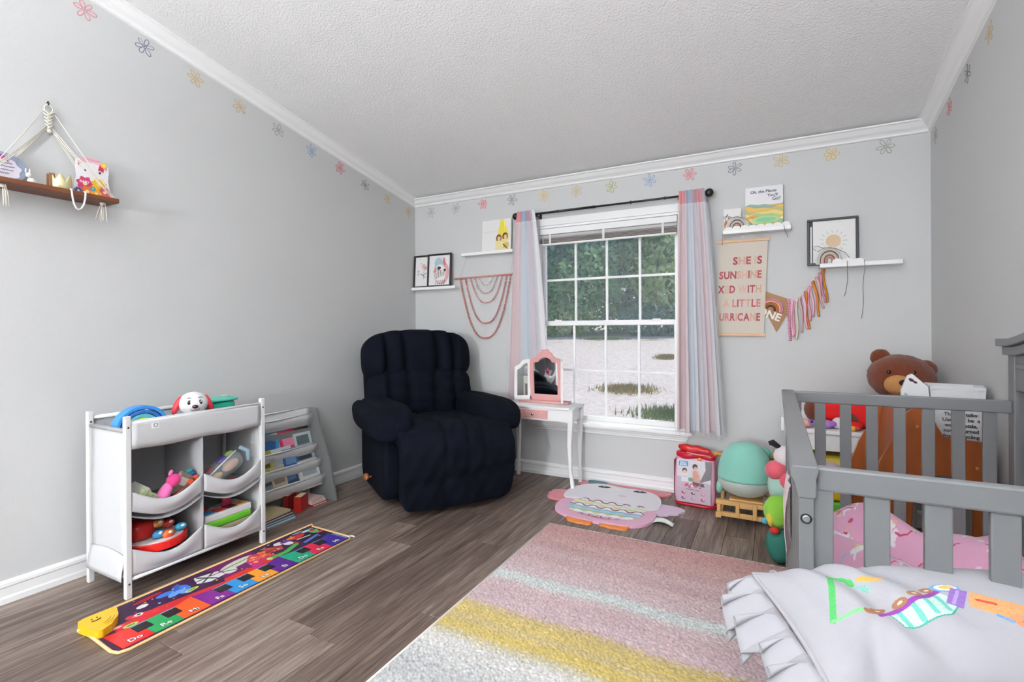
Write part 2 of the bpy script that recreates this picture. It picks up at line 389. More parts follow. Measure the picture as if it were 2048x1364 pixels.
sash(WZ0+0.02, 1.13, 0.028, SCREEN, rail0=0.035, rail1=0.035)
MB().box(1.28, 1.33, 0.0, 0.012, 1.128, 1.137).build('sash_lock', VIN, win)
MB().box(1.98, 2.03, 0.0, 0.012, 1.128, 1.137).build('sash_lock', VIN, win)
# eave outside, over the window
struct(MB().box(-3, 8, TH, 0.50, 2.30, 2.42).build('roof_eave', mat('soffit', '#dcdcda', 0.7)))
struct(MB().box(-6, 0, 0, TH, -0.9, 2.3).box(W, 9, 0, TH, -0.9, 2.3).box(0, W, 0.001, TH, -0.9, -0.12).build('wall_outside', mat('siding', '#d8d4cc', 0.7)))
# ================================================================== OUTDOORS
def ground_material():
    m, n, l, b = new_mat('gravel_and_grass')
    g = n.new('ShaderNodeNewGeometry')
    n1 = n.new('ShaderNodeTexNoise'); n1.inputs['Scale'].default_value = 0.33; n1.inputs['Detail'].default_value = 6; n1.inputs['Roughness'].default_value = 0.7
    l.new(g.outputs['Position'], n1.inputs['Vector'])
    n2 = n.new('ShaderNodeTexNoise'); n2.inputs['Scale'].default_value = 9; n2.inputs['Detail'].default_value = 4; l.new(g.outputs['Position'], n2.inputs['Vector'])
    cr = n.new('ShaderNodeValToRGB'); e = cr.color_ramp.elements
    e[0].position = 0.3; e[0].color = (*hx('#c9bdb6'), 1); e[1].position = 0.75; e[1].color = (*hx('#e6dedc'), 1); l.new(n2.outputs['Fac'], cr.inputs[0])
    gr = n.new('ShaderNodeValToRGB'); e = gr.color_ramp.elements
    e[0].position = 0.35; e[0].color = (*hx('#6f8050'), 1); e[1].position = 0.7; e[1].color = (*hx('#c3b184'), 1); l.new(n2.outputs['Fac'], gr.inputs[0])
    th = n.new('ShaderNodeMapRange'); th.inputs[1].default_value = 0.58; th.inputs[2].default_value = 0.68; l.new(n1.outputs['Fac'], th.inputs[0])
    mx = n.new('ShaderNodeMix'); mx.data_type = 'RGBA'; l.new(th.outputs[0], mx.inputs[0]); l.new(cr.outputs[0], mx.inputs[6]); l.new(gr.outputs[0], mx.inputs[7])
    l.new(mx.outputs[2], b.inputs['Base Color']); b.inputs['Roughness'].default_value = 0.95
    return m
def gz(x, y):
    t = max(0, y-1.0); return -0.75 + 0.066*t - 0.0*t*t
gm = MB()
gm.sheet(lambda u, v: Vector((-30+60*u, 0.12+42*v, gz(-30+60*u, 0.12+42*v)+0.02*mnoise.noise(Vector((40*u, 30*v, 0))))), 60, 50)
struct(gm.build('ground', ground_material()))
def leaf_mat(name, c):
    m, n, l, b = new_mat(name); oc = hx(c)
    g = n.new('ShaderNodeNewGeometry'); nz = n.new('ShaderNodeTexNoise'); nz.inputs['Scale'].default_value = 2.5; l.new(g.outputs['Position'], nz.inputs['Vector'])
    mx = n.new('ShaderNodeMix'); mx.data_type = 'RGBA'; mx.inputs[6].default_value = (*[x*0.7 for x in oc], 1); mx.inputs[7].default_value = (*[min(1, x*1.3) for x in oc], 1); l.new(nz.outputs['Fac'], mx.inputs[0])
    l.new(mx.outputs[2], b.inputs['Base Color']); b.inputs['Roughness'].default_value = 0.5
    t = n.new('ShaderNodeBsdfTranslucent'); l.new(mx.outputs[2], t.inputs[0]); ms = n.new('ShaderNodeMixShader'); ms.inputs[0].default_value = 0.5
    l.new(b.outputs[0], ms.inputs[1]); l.new(t.outputs[0], ms.inputs[2]); l.new(ms.outputs[0], n['Material Output'].inputs[0]); return m
LEAF = [leaf_mat('leaf_a', '#a2cba0'), leaf_mat('leaf_b', '#cbe0ac'), leaf_mat('leaf_c', '#92bcae')]
BARK = mat('bark', '#5d5146', 0.9, var=0.3, vscale=12)
def leaf_blob(name, c, r, n, mi, parent, size=0.17, seed=0):
    q = np.random.default_rng(seed); d = q.normal(size=(n, 3)); d /= np.linalg.norm(d, axis=1)[:, None]
    rad = (0.45+0.55*q.random(n)**0.5)[:, None]
    P = np.array(c)+d*rad*np.array(r)*(1+0.25*np.sin(d[:, :1]*7+seed)*np.cos(d[:, 1:2]*6+d[:, 2:3]*5))
    t1 = q.normal(size=(n, 3)); t1 /= np.linalg.norm(t1, axis=1)[:, None]; t2 = np.cross(t1, q.normal(size=(n, 3))); t2 /= np.linalg.norm(t2, axis=1)[:, None]
    s = size*(0.6+0.8*q.random(n))[:, None]
    V = np.concatenate([P-t1*s, P+t2*s*0.55, P+t1*s, P-t2*s*0.55]); i = np.arange(n)
    F = np.stack([i, i+n, i+2*n, i+3*n], 1)
    me = bpy.data.meshes.new(name); me.from_pydata(V.tolist(), [], F.tolist()); me.materials.append(LEAF[mi]); me.update()
    o = bpy.data.objects.new(name, me); COL.objects.link(o); o.parent = parent; return o
tr = random.Random(21)
TREES = [(-20.5, 25, 9.0, 2, 'dark tree at the far left of the woods outside the window'), (-16.5, 27, 7.6, 0, 'second tree from the left in the woods outside the window'), (-13.2, 24.5, 8.6, 1, 'bright green tree in the left upper panes of the window'),
         (-10.2, 26.5, 9.6, 0, 'tall tree seen through the second column of upper panes'), (-7.6, 24, 8.2, 2, 'dark green tree in the middle of the woods outside'), (-5.2, 27, 9.8, 1, 'pale green tree right of the middle of the woods outside'),
         (-2.4, 24.5, 8.6, 0, 'green tree seen through the right upper panes'), (0.6, 26.5, 9.2, 2, 'dark tree behind the right curtain outside'), (3.6, 25, 8.6, 0, 'rightmost tree of the woods outside')]
for k, (x, y, h, mi, lb) in enumerate(TREES):
    t = thing('tree', lb, 'tree', (x, y, gz(x, y)), 0, 'trees beyond the gravel')
    MB().tube([(0,0,0), (0.1,0,h*0.3), (-0.1,0.1,h*0.55), (0.1,0,h*0.8)], [0.24, 0.18, 0.12, 0.05], 8).build('trunk', BARK, t)
    br = MB()
    for b in range(5):
        a = tr.uniform(0, 2*PI); z0 = h*tr.uniform(0.3, 0.6); br.tube([(0,0,z0), (math.cos(a)*0.9, math.sin(a)*0.9, z0+0.8), (math.cos(a)*1.7, math.sin(a)*1.7, z0+1.3)], [0.08, 0.05, 0.02], 6)
    br.build('branches', BARK, t)
    leaf_blob('crown', (0, 0, h*0.62), (2.5, 1.9, h*0.40), 3600, mi, t, 0.19, k)
    leaf_blob('crown', (tr.uniform(-1, 1), -1.2, h*0.33), (2.1, 1.4, h*0.27), 2200, (mi+1) % 3, t, 0.16, k+40)
    leaf_blob('undergrowth', (tr.uniform(-1, 1), -1.7, 0.7), (2.2, 0.8, 0.9), 1300, (mi+2) % 3, t, 0.12, k+80)
for k, (x, y, s, lb) in enumerate([(1.12, 5.6, 0.42, 'green and dry grass clump outside the lower right corner pane'), (-0.20, 7.7, 0.40, 'brown grass tuft on the gravel outside, beside the green clump'), (-4.6, 20.6, 0.7, 'grass strip at the far edge of the gravel, below the trees'), (-0.45, 13.6, 0.22, 'small brown tuft half way up the gravel on the right')]):
    q = np.random.default_rng(k); n = 1500; P = q.normal(size=(n, 2))*s*0.7; hh = 0.05+0.12*q.random(n)
    V = []; F = []
    for i in range(n):
        px, py = P[i]; a = q.uniform(0, PI); dx, dy = math.cos(a)*0.012, math.sin(a)*0.012; lx, ly = q.normal(size=2)*0.04
        o = len(V); V += [(px-dx, py-dy, 0), (px+dx, py+dy, 0), (px+lx, py+ly, hh[i])]; F.append((o, o+1, o+2))
    g = MB().add(V, F).build('grass_clump', mat('grass_a' if k % 2 == 0 else 'grass_b', '#6f8a45' if k % 2 == 0 else '#a39658', 0.8, var=0.3, vscale=6), loc=(x, y, gz(x, y)))
    tag(g, lb, 'grass', 'grass clumps on the gravel'); g['kind'] = 'stuff'
# two added fill lights, unseen behind the camera, brighten room and ceiling
lp = thing('globe_lamp', 'white globe floor lamp standing far behind the camera', 'lamp', (FILL_POS[0], FILL_POS[1], 0))
gmn, gn, gl_, gb_ = new_mat('lamp_globe'); gb_.inputs['Emission Color'].default_value = (0.93, 0.97, 1.0, 1); gb_.inputs['Emission Strength'].default_value = FILL_S; MATS['lamp_globe'] = gmn
MB().ell((0, 0, FILL_POS[2]), 0.20, 28, 18).build('globe', gmn, lp)
MB().tube([(0, 0, 0.02), (0, 0, FILL_POS[2]-0.19)], 0.012, 10).build('pole', WHITE, lp); MB().lathe([(0.15, 0), (0.15, 0.02), (0.03, 0.035)], 24).build('base', WHITE, lp)
fl = thing('floor_lamp', 'uplighter floor lamp standing behind the camera', 'lamp', (2.75, -5.0, 0))
MB().lathe([(0.15, 0), (0.15, 0.02), (0.03, 0.035)], 24).build('base', BLACK, fl)
MB().tube([(0,0,0.03), (0,0,1.68)], 0.012, 10).build('pole', BLACK, fl)
MB().lathe([(0.02, 1.66), (0.10, 1.69), (0.17, 1.75), (0.185, 1.79), (0.175, 1.79), (0.16, 1.757)], 28).build('bowl', WHITE, fl)
tm, tn, tl_, tb = new_mat('uplight'); tb.inputs['Emission Color'].default_value = (0.93, 0.97, 1.0, 1); tb.inputs['Emission Strength'].default_value = UPFILL_S; MATS['uplight'] = tm
MB().lathe([(0.12, 1.762), (0.12, 1.765)], 24).build('lamp_disc', tm, fl)
ds = thing('dresser', 'white dresser behind the camera beside the right wall', 'dresser', (0, 0, 0))  # added out of view to keep the fill light off crib and pillow
MB().box(2.27, 3.41, -3.98, -3.56, 0.06, 1.02).build('body', WHITE, ds, bevel=0.004); MB().box(2.25, 3.42, -4.0, -3.54, 1.02, 1.045).build('top', WHITE, ds, bevel=0.004)
for k in range(3):
    d_ = MB().box(2.29, 3.39, -3.56, -3.545, 0.10+k*0.30, 0.38+k*0.30).build('drawer', WHITE, ds, bevel=0.003)
    for x in (2.55, 3.13): MB().ell((x, -3.535, 0.24+k*0.30), 0.014, 12, 8).build('knob', BLACK, d_)
for x in (2.30, 3.38):
    for y in (-3.95, -3.59): MB().box(x-0.02, x+0.02, y-0.02, y+0.02, 0, 0.06).build('foot', WHITE, ds)
# ================================================================== RUG
def rug_draw(p):
    # bands run along X; Y measured from the far edge (0) towards the camera
    far = p.Y; rg = np.random.default_rng(2)
    wob = 0.008*np.sin(p.X*5.1)+0.006*np.sin(p.X*13+1)+rg.normal(0, 0.012, len(p.X))
    f = far+wob
    bands = [(-1.0, '#b98a86'), (0.10, '#bd8f8b'), (0.16, '#c09893'), (0.24, '#b99494'), (0.30, '#c4a5a3'), (0.37, '#bf9f9f'), (0.44, '#c8adad'), (0.52, '#c9b2b4'), (0.585, '#cdd3d0'), (0.655, '#ccb6b6'), (0.70, '#c6abae'), (0.78, '#c9b0b3'),
             (0.862, '#c4ad74'), (0.90, '#c9b268'), (0.955, '#c2ae7c'), (0.99, '#c9b162'), (1.055, '#cac2a8'), (1.09, '#d6d3cf'), (1.16, '#c9c8c6'), (1.22, '#b9b9b9'), (1.40, '#b2b3b4'), (1.55, '#c9b0b3'), (1.8, '#c9b162'), (2.1, '#b8b8b8')]
    for d, c in bands: p.put(f >= d, c)
    sp = rg.normal(0, 1, len(p.X)); g = sp.reshape(521, 441); g = (g+np.roll(g, 1, 1)+np.roll(g, 1, 0)+np.roll(g, (1, 1), (0, 1)))/2
    p.C *= np.clip(1+0.10*g.ravel()+0.05*sp, 0.5, 1.5)[:, None]
    bl = 0.5+0.5*np.sin(p.X*9+np.sin(p.Y*11)*2)*np.sin(p.Y*14+p.X*3)
    p.C *= (0.94+0.10*bl)[:, None]; p.C = np.clip(p.C, 0, 1)
rug = thing('area_rug', 'large plush rug in blurred pink, aqua, mustard and grey stripes', 'rug', (0, 0, 0))
RX0, RX1, RYF, RYN = 1.607, 3.30, -0.872, -2.95
def rug_fn(X, Y):
    q = np.random.default_rng(9); h = 0.013+q.random(len(X))*0.005
    e = np.minimum(np.minimum(X, (RX1-RX0)-X), np.minimum(Y, (RYF-RYN)-Y)); h = np.where(e < 0.006, 0.004, h)
    return np.stack([RX0+X, RYF-Y, h], 1)
o = printed('pile', lambda X, Y: rug_fn(X, Y)[:, :], RX1-RX0, RYF-RYN, 440, 520, '#c9b0b3', rug_draw, painted('rug_print', 0.95, sheen=0.3), rug)
for pl in o.data.polygons: pl.flip()
rb = MB()
for a, b in (((RX0, RYF), (RX1, RYF)), ((RX0, RYF), (RX0, RYN)), ((RX1, RYF), (RX1, RYN)), ((RX0, RYN), (RX1, RYN))): rb.tube([(*a, 0.008), (*b, 0.008)], 0.006, 6)
rb.build('edge_binding', mat('rug_binding', '#e9e2dc', 0.9), rug)
# ================================================================== RECLINER
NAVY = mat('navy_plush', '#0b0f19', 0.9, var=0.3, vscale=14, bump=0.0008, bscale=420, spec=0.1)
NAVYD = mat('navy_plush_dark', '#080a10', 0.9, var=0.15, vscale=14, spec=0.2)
rc = thing('recliner', 'dark navy plush recliner with rolled arms in the corner', 'armchair', (1.010, -0.885, 0), math.radians(56))
def grooves(xs, amp, w, side=-1, zlo=-2, zhi=2):
    def fn(P):
        P = P.copy(); m = (np.clip(P[:, 1]*side, 0, 1))**0.7*((P[:, 2] > zlo) & (P[:, 2] < zhi))
        d = sum(np.exp(-((P[:, 0]-x)/w)**2) for x in xs)
        P[:, 1] -= side*amp*d*m; return P
    return fn
def rib_arm(P):
    P = P.copy(); t = np.clip((-P[:, 1]-0.45)/0.55, 0, 1); P[:, 2] -= 0.55*t**2
    u = np.clip((P[:, 1]-0.3)/0.7, 0, 1); P[:, 2] += 0.10*u
    d = sum(np.exp(-((P[:, 0]-x)/0.10)**2) for x in (-0.35, 0.35)); P[:, 2] -= 0.12*d*np.clip(P[:, 2], 0, 1)
    P[:, 0] *= 1+0.12*np.clip(-P[:, 1], 0, 1); return P
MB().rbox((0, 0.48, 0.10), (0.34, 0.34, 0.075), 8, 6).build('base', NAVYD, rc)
for s in (-1, 1):
    MB().rbox((s*0.348, 0.46, 0.30), (0.055, 0.33, 0.255), 8, 8).build('side_panel', NAVY, rc)
    M = Matrix.Rotation(s*0.12, 3, 'Y')
    MB().rbox((s*0.362, 0.385, 0.530), (0.136, 0.375, 0.090), 3.4, 22, rib_arm, M).build('arm', NAVY, rc)
# seat and leg rest are one padded chaise: a thick pad bent along a path (depth, height)
CH = [(-0.010, 0.045), (-0.030, 0.16), (-0.052, 0.28), (-0.050, 0.37), (-0.010, 0.435), (0.08, 0.462), (0.22, 0.458), (0.38, 0.445), (0.60, 0.44)]
def chaise_fn(P):
    t = (P[:, 1]+1)/2*(len(CH)-1); i = np.clip(t.astype(int), 0, len(CH)-2); f = t-i; f = f*f*(3-2*f)*0.3+f*0.7
    A = np.array(CH); q = A[i]*(1-f)[:, None]+A[i+1]*f[:, None]
    T0 = np.gradient(A, axis=0); d = T0[i]*(1-f)[:, None]+T0[i+1]*f[:, None]; d /= np.linalg.norm(d, axis=1)[:, None]
    nx, nz = -d[:, 1], d[:, 0]                       # outward: to the front, then up
    top = np.clip(P[:, 2], 0, 1); th = 0.045*P[:, 2]
    puff = 0.018*(1-P[:, 0]**2)*top
    for x, a in ((-0.24, 0.5), (0.16, 0.5), (0.44, 0.35)):
        th = th-0.016*np.exp(-((P[:, 0]-x-0.05*np.sin(P[:, 1]*3))/0.035)**2)*top*np.exp(-((P[:, 1]-0.0)/0.75)**2)*a*2
    th = th-0.016*np.exp(-((P[:, 1]+0.62-0.05*P[:, 0])/0.035)**2)*top
    th = th-0.010*np.exp(-((P[:, 1]+0.28)/0.03)**2)*top*(P[:, 0] > 0.40)
    th = th+0.004*np.sin(P[:, 0]*11+P[:, 1]*7)*top+0.003*np.sin(P[:, 0]*23-P[:, 1]*17)*top
    w = 0.355-0.035*np.clip((P[:, 1]-0.2)/0.8, 0, 1)
    return np.stack([P[:, 0]*w, q[:, 0]+nx*(th+puff), q[:, 1]+nz*(th+puff)], 1)
MB().rbox((0, 0, 0), (1, 1, 1), 11, 44, chaise_fn).build('chaise_pad', NAVY, rc)
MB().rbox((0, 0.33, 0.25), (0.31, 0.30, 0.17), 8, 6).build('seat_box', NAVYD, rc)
tilt = Matrix.Rotation(-0.20, 3, 'X')
def lower_fn(P):
    P = grooves((-0.62, -0.28, 0.22, 0.62), 0.30, 0.055)(P)
    P[:, 1] -= 0.25*np.clip(-P[:, 1], 0, 1)*(0.6+0.4*np.cos(P[:, 0]*2.2)); P[:, 1] += 0.05*np.sin(P[:, 2]*13+P[:, 0]*4)*np.clip(-P[:, 1], 0, 1); return P
MB().rbox((0, 0.70, 0.60), (0.375, 0.115, 0.19), 4.5, 30, lower_fn, tilt).build('lumbar_cushion', NAVY, rc)
def head_fn(P):
    P = grooves((-0.62, -0.30, 0.30, 0.62), 0.42, 0.055)(P)
    P[:, 2] += 0.10*(1-P[:, 0]**2)*np.clip(P[:, 2], 0, 1)
    P[:, 2] -= 0.16*np.exp(-(P[:, 0]/0.32)**2)*np.clip(-P[:, 2], 0, 1)*np.clip(-P[:, 1]+0.3, 0, 1)
    P[:, 1] -= 0.35*np.clip(-P[:, 1], 0, 1)*np.exp(-(P[:, 2]/0.8)**2)
    P[:, 1] += 0.10*np.exp(-((P[:, 0])/0.03)**2)*np.clip(-P[:, 1], 0, 1)*np.exp(-((P[:, 2]-0.0)/0.4)**2); return P
MB().rbox((0, 0.775, 0.865), (0.395, 0.125, 0.185), 3.6, 34, head_fn, tilt).build('headrest', NAVY, rc)
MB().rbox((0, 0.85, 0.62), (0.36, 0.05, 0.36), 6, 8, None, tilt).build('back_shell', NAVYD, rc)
MB().tube([(-0.39, 0.46, 0.13), (-0.43, 0.46, 0.13)], 0.008).ell((-0.435, 0.46, 0.135), (0.018, 0.03, 0.022)).build('release_handle', mat('turned_wood', '#9a5a35', 0.4), rc)
# ================================================================== CRIB (long side along the right wall)
cb = thing('crib', 'grey painted wooden crib with flat slats and tall headboard', 'crib', (0, 0, 0))
CX0, CX1, CYF, CYN, CZ = 2.728, 3.419, -1.15, -2.345, 0.825
def end(y, yo):
    e = MB().box(CX0+0.035, CX1-0.03, y-0.011, y+0.011, CZ-0.042, CZ).build('end_rail', GREYCRIB, cb, bevel=0.004)
    MB().box(CX0+0.03, CX1-0.03, y-0.010, y+0.010, 0.16, 0.22).build('lower_rail', GREYCRIB, cb, bevel=0.003)
    for k in range(7):
        x = 2.832+k*0.0808; MB().box(x, x+0.036, y-0.006, y+0.006, 0.21, CZ-0.03).build('slat', GREYCRIB, cb, bevel=0.002)
    MB().box(CX0+0.028, CX0+0.060, y-0.009, y+0.009, 0.06, CZ-0.03).build('end_stile', GREYCRIB, cb, bevel=0.002)
    return e
end(CYF, 1); end(CYN, -1)
# low long side: moulded rail with an S-shaped end, two posts, thin slats
lr = MB()
prof = [(-0.004, 0.0), (0.036, 0.0), (0.038, -0.006), (0.034, -0.022), (0.034, -0.052), (0.030, -0.056), (0.006, -0.056), (0.004, -0.048), (0.0, -0.030), (-0.006, -0.020), (-0.007, -0.006)]
V = [(CX0+a, y, CZ+b+0.002) for y in (CYN-0.022, CYF+0.022) for a, b in prof]; n = len(prof)
lr.add(V, [(i, (i+1) % n, n+(i+1) % n, n+i)[::-1] for i in range(n)]+[tuple(range(n)), tuple(range(n, 2*n))[::-1]]).build('side_rail', GREYCRIB, cb, bevel=0.002)
MB().box(CX0+0.004, CX0+0.026, CYN, CYF, 0.15, 0.21).build('side_lower_rail', GREYCRIB, cb, bevel=0.003)
for y in (CYN, CYF):
    po = MB().box(CX0+0.006, CX0+0.030, y-0.020, y+0.020, 0.019, CZ-0.045).build('post', GREYCRIB, cb, bevel=0.003)
for z in (0.735, 0.20):
    MB().lathe([(0.0065, 0), (0.0065, 0.002), (0.005, 0.0028), (0.003, 0.002)], 18, frame((1,0,0), (0,0,1), (0,-1,0), (CX0+0.018, CYN-0.020, z))).build('bolt', mat('bolt_steel', '#b9bbbd', 0.3, 1.0), cb); MB().tube([(CX0+0.018+0.0078*math.cos(t), CYN-0.0205, z+0.0078*math.sin(t)) for t in [2*PI*i/18 for i in range(18)]], 0.0013, 6, closed=True).build('bolt_recess', BLACK, cb)
for k in range(14):
    y = CYN+0.085+k*(CYF-CYN-0.17)/13; MB().box(CX0+0.009, CX0+0.021, y-0.018, y+0.018, 0.2, CZ-0.05).build('slat', GREYCRIB, cb, bevel=0.002)
# tall long side against the right wall: posts, arched crest rail with moulding, framed panel with slats
for y in (CYN, CYF): MB().box(CX1-0.030, CX1, y-0.024, y+0.024, 0.0, 0.99).build('headboard_post', GREYCRIB, cb, bevel=0.003)
def crest(z0, z1, x0, x1, name, y_over=0.04):
    m = MB(); N = 28; V = []
    for i in range(N+1):
        t = i/N; y = CYN-y_over+(CYF-CYN+2*y_over)*t; lift = 0.075*(math.sin(PI*min(1, max(0, (t-0.06)/0.88))))**1.3
        V += [(x0, y, z0+lift), (x1, y, z0+lift), (x1, y, z1+lift), (x0, y, z1+lift)]
    F = [(0,1,2,3), (N*4+3, N*4+2, N*4+1, N*4)]
    for i in range(N):
        for j in range(4): F.append((i*4+j, (i+1)*4+j, (i+1)*4+(j+1) % 4, i*4+(j+1) % 4))
    return m.add(V, F).build(name, GREYCRIB, cb, bevel=0.003)
crest(1.005, 1.030, CX1-0.058, CX1+0.012, 'crest_cap'); crest(0.975, 1.005, CX1-0.044, CX1+0.008, 'crest_moulding', 0.03); crest(0.86, 0.978, CX1-0.026, CX1-0.004, 'crest_panel', 0.0); crest(0.935, 0.95, CX1-0.034, CX1-0.02, 'carved_bead', -0.045)
MB().box(CX1-0.026, CX1-0.006, CYN, CYF, 0.15, 0.24).build('headboard_lower_rail', GREYCRIB, cb, bevel=0.003)
for k in range(11):
    y = CYN+0.10+k*(CYF-CYN-0.20)/10; MB().box(CX1-0.021, CX1-0.009, y-0.024, y+0.024, 0.22, 0.88).build('slat', GREYCRIB, cb, bevel=0.002)
MB().box(CX0+0.035, CX1-0.035, CYN+0.02, CYF-0.02, 0.185, 0.20).build('mattress_support', GREYCRIB, cb)
mt = MB().rbox(((CX0+CX1)/2, (CYN+CYF)/2, 0.27), ((CX1-CX0)/2-0.045, (CYF-CYN)/2-0.03, 0.066), 9, 8).build('crib_mattress', mat('mattress_white', '#e6e4e6', 0.8)); tag(mt, 'white mattress inside the grey crib, under the pink blanket', 'mattress')
def blanket_draw(p):
    q = random.Random(8)
    for _ in range(22):
        x, y = q.uniform(0.03, 0.57), q.uniform(0.03, 1.1); a = q.uniform(-0.6, 0.6)
        p.ell(x, y, 0.026, 0.012, '#f4eef2', a); p.ell(x+0.025*math.cos(a), y+0.012+0.025*math.sin(a), 0.008, 0.014, '#f4eef2', a); p.stroke([(x+0.026, y+0.022), (x+0.034, y+0.040)], 0.003, '#e8c170')
        for s in (-0.013, 0.013): p.stroke([(x+s, y), (x+s*1.3, y-0.024)], 0.006, '#f4eef2')
        p.stroke([(x-0.026, y), (x-0.04, y+0.008), (x-0.05, y-0.008)], 0.005, q.choice(['#d07a9c', '#9fc0d8', '#d9d27a']))
    for _ in range(150):
        x, y = q.uniform(0, 0.6), q.uniform(0, 1.14); c = q.choice(['#c9406e', '#b93a66', '#eaf0d0', '#cfe0a0', '#f2d9e6']); r = q.uniform(0.004, 0.008); p.ell(x, y, r, r*0.8, c)
    for _ in range(44):
        x, y = q.uniform(0.05, 0.55), q.uniform(0.05, 1.1); s = q.choice((-1, 1)); p.stroke([(x, y), (x+0.012, y-0.012*s), (x+0.03, y-0.012*s), (x+0.045, y+0.006*s), (x+0.055, y+0.004)], 0.004, q.choice(['#c43a5e', '#b8385e']))
def blanket_fn(X, Y):
    u = X/0.6; v = Y/1.14; e = np.minimum(np.minimum(u, 1-u)*0.6, np.minimum(v, 1-v)*1.14)
    h = 0.365+0.035*np.sin(X*13+1.7*np.sin(Y*7))*np.cos(Y*9+X*4)+0.025*np.sin(Y*17+X*11)+0.018*np.sin(X*31+Y*13)+0.055*np.exp(-((v-0.87)/0.10)**2)*(0.6+0.5*np.sin(X*12+0.6))+0.04*np.exp(-((v-0.25)/0.14)**2)
    h = 0.342+np.maximum(h-0.342, 0.006)*np.clip(e/0.05, 0, 1)**0.6
    return np.stack([CX0+0.05+X, CYN+0.05+Y, h], 1)
o = printed('unicorn_blanket', blanket_fn, 0.6, 1.14, 240, 440, '#e3a9c6', blanket_draw, painted('fleece_print', 0.9, bump=0.0008, bscale=180, sheen=0.3)); tag(o, 'rumpled pink blanket with a white unicorn print inside the crib', 'blanket')
# ================================================================== TODDLER BED AND RUFFLED PILLOW (bottom right)
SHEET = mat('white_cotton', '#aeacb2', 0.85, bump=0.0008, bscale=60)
bed = thing('toddler_bed', 'white toddler bed in front of the crib, under the ruffled pillow', 'bed', (0, 0, 0))
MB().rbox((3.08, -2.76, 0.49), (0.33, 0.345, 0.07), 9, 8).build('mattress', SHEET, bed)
MB().box(2.76, 3.40, -3.09, -2.42, 0.32, 0.42).build('bed_frame', WHITE, bed, bevel=0.008)
for x in (2.78, 3.38):
    for y in (-3.07, -2.44): MB().box(x-0.018, x+0.018, y-0.018, y+0.018, 0.019, 0.32).build('leg', WHITE, bed, bevel=0.003)
pw = thing('pillow', 'white ruffled pillow with crayon style drawings, bottom right corner', 'pillow', (2.760, -2.611, 0.600), math.radians(24))
PWX, PWY = 0.52, 0.24
def pil_h(u, v):
    e = np.clip(1-np.abs(2*u-1)**3.0, 0, 1)**0.55*np.clip(1-np.abs(2*v-1)**2.6, 0, 1)**0.6
    return e
def pil_fn(sg):
    def fn(X, Y):
        u = X/PWX; v = Y/PWY; e = pil_h(u, v)
        wr = 0.006*np.sin(X*60+Y*40*np.sin(X*9))*np.exp(-((X-0.13)/0.08)**2)*np.clip(e*2, 0, 1)+0.010*np.exp(-((X-0.125-0.12*(v-0.5))/0.018)**2)*np.clip(1-v, 0, 1)*-1.2
        z = (0.058*e+wr*(e > 0.05)) if sg > 0 else -0.035*e
        z = z+0.030*v
        pin = 1-0.06*(1-e)
        return np.stack([X+0.025*np.sin(PI*v)*(u-0.5)*-0.6, Y+0.02*np.sin(PI*u)*(v-0.5)*-0.6, z], 1)
    return fn
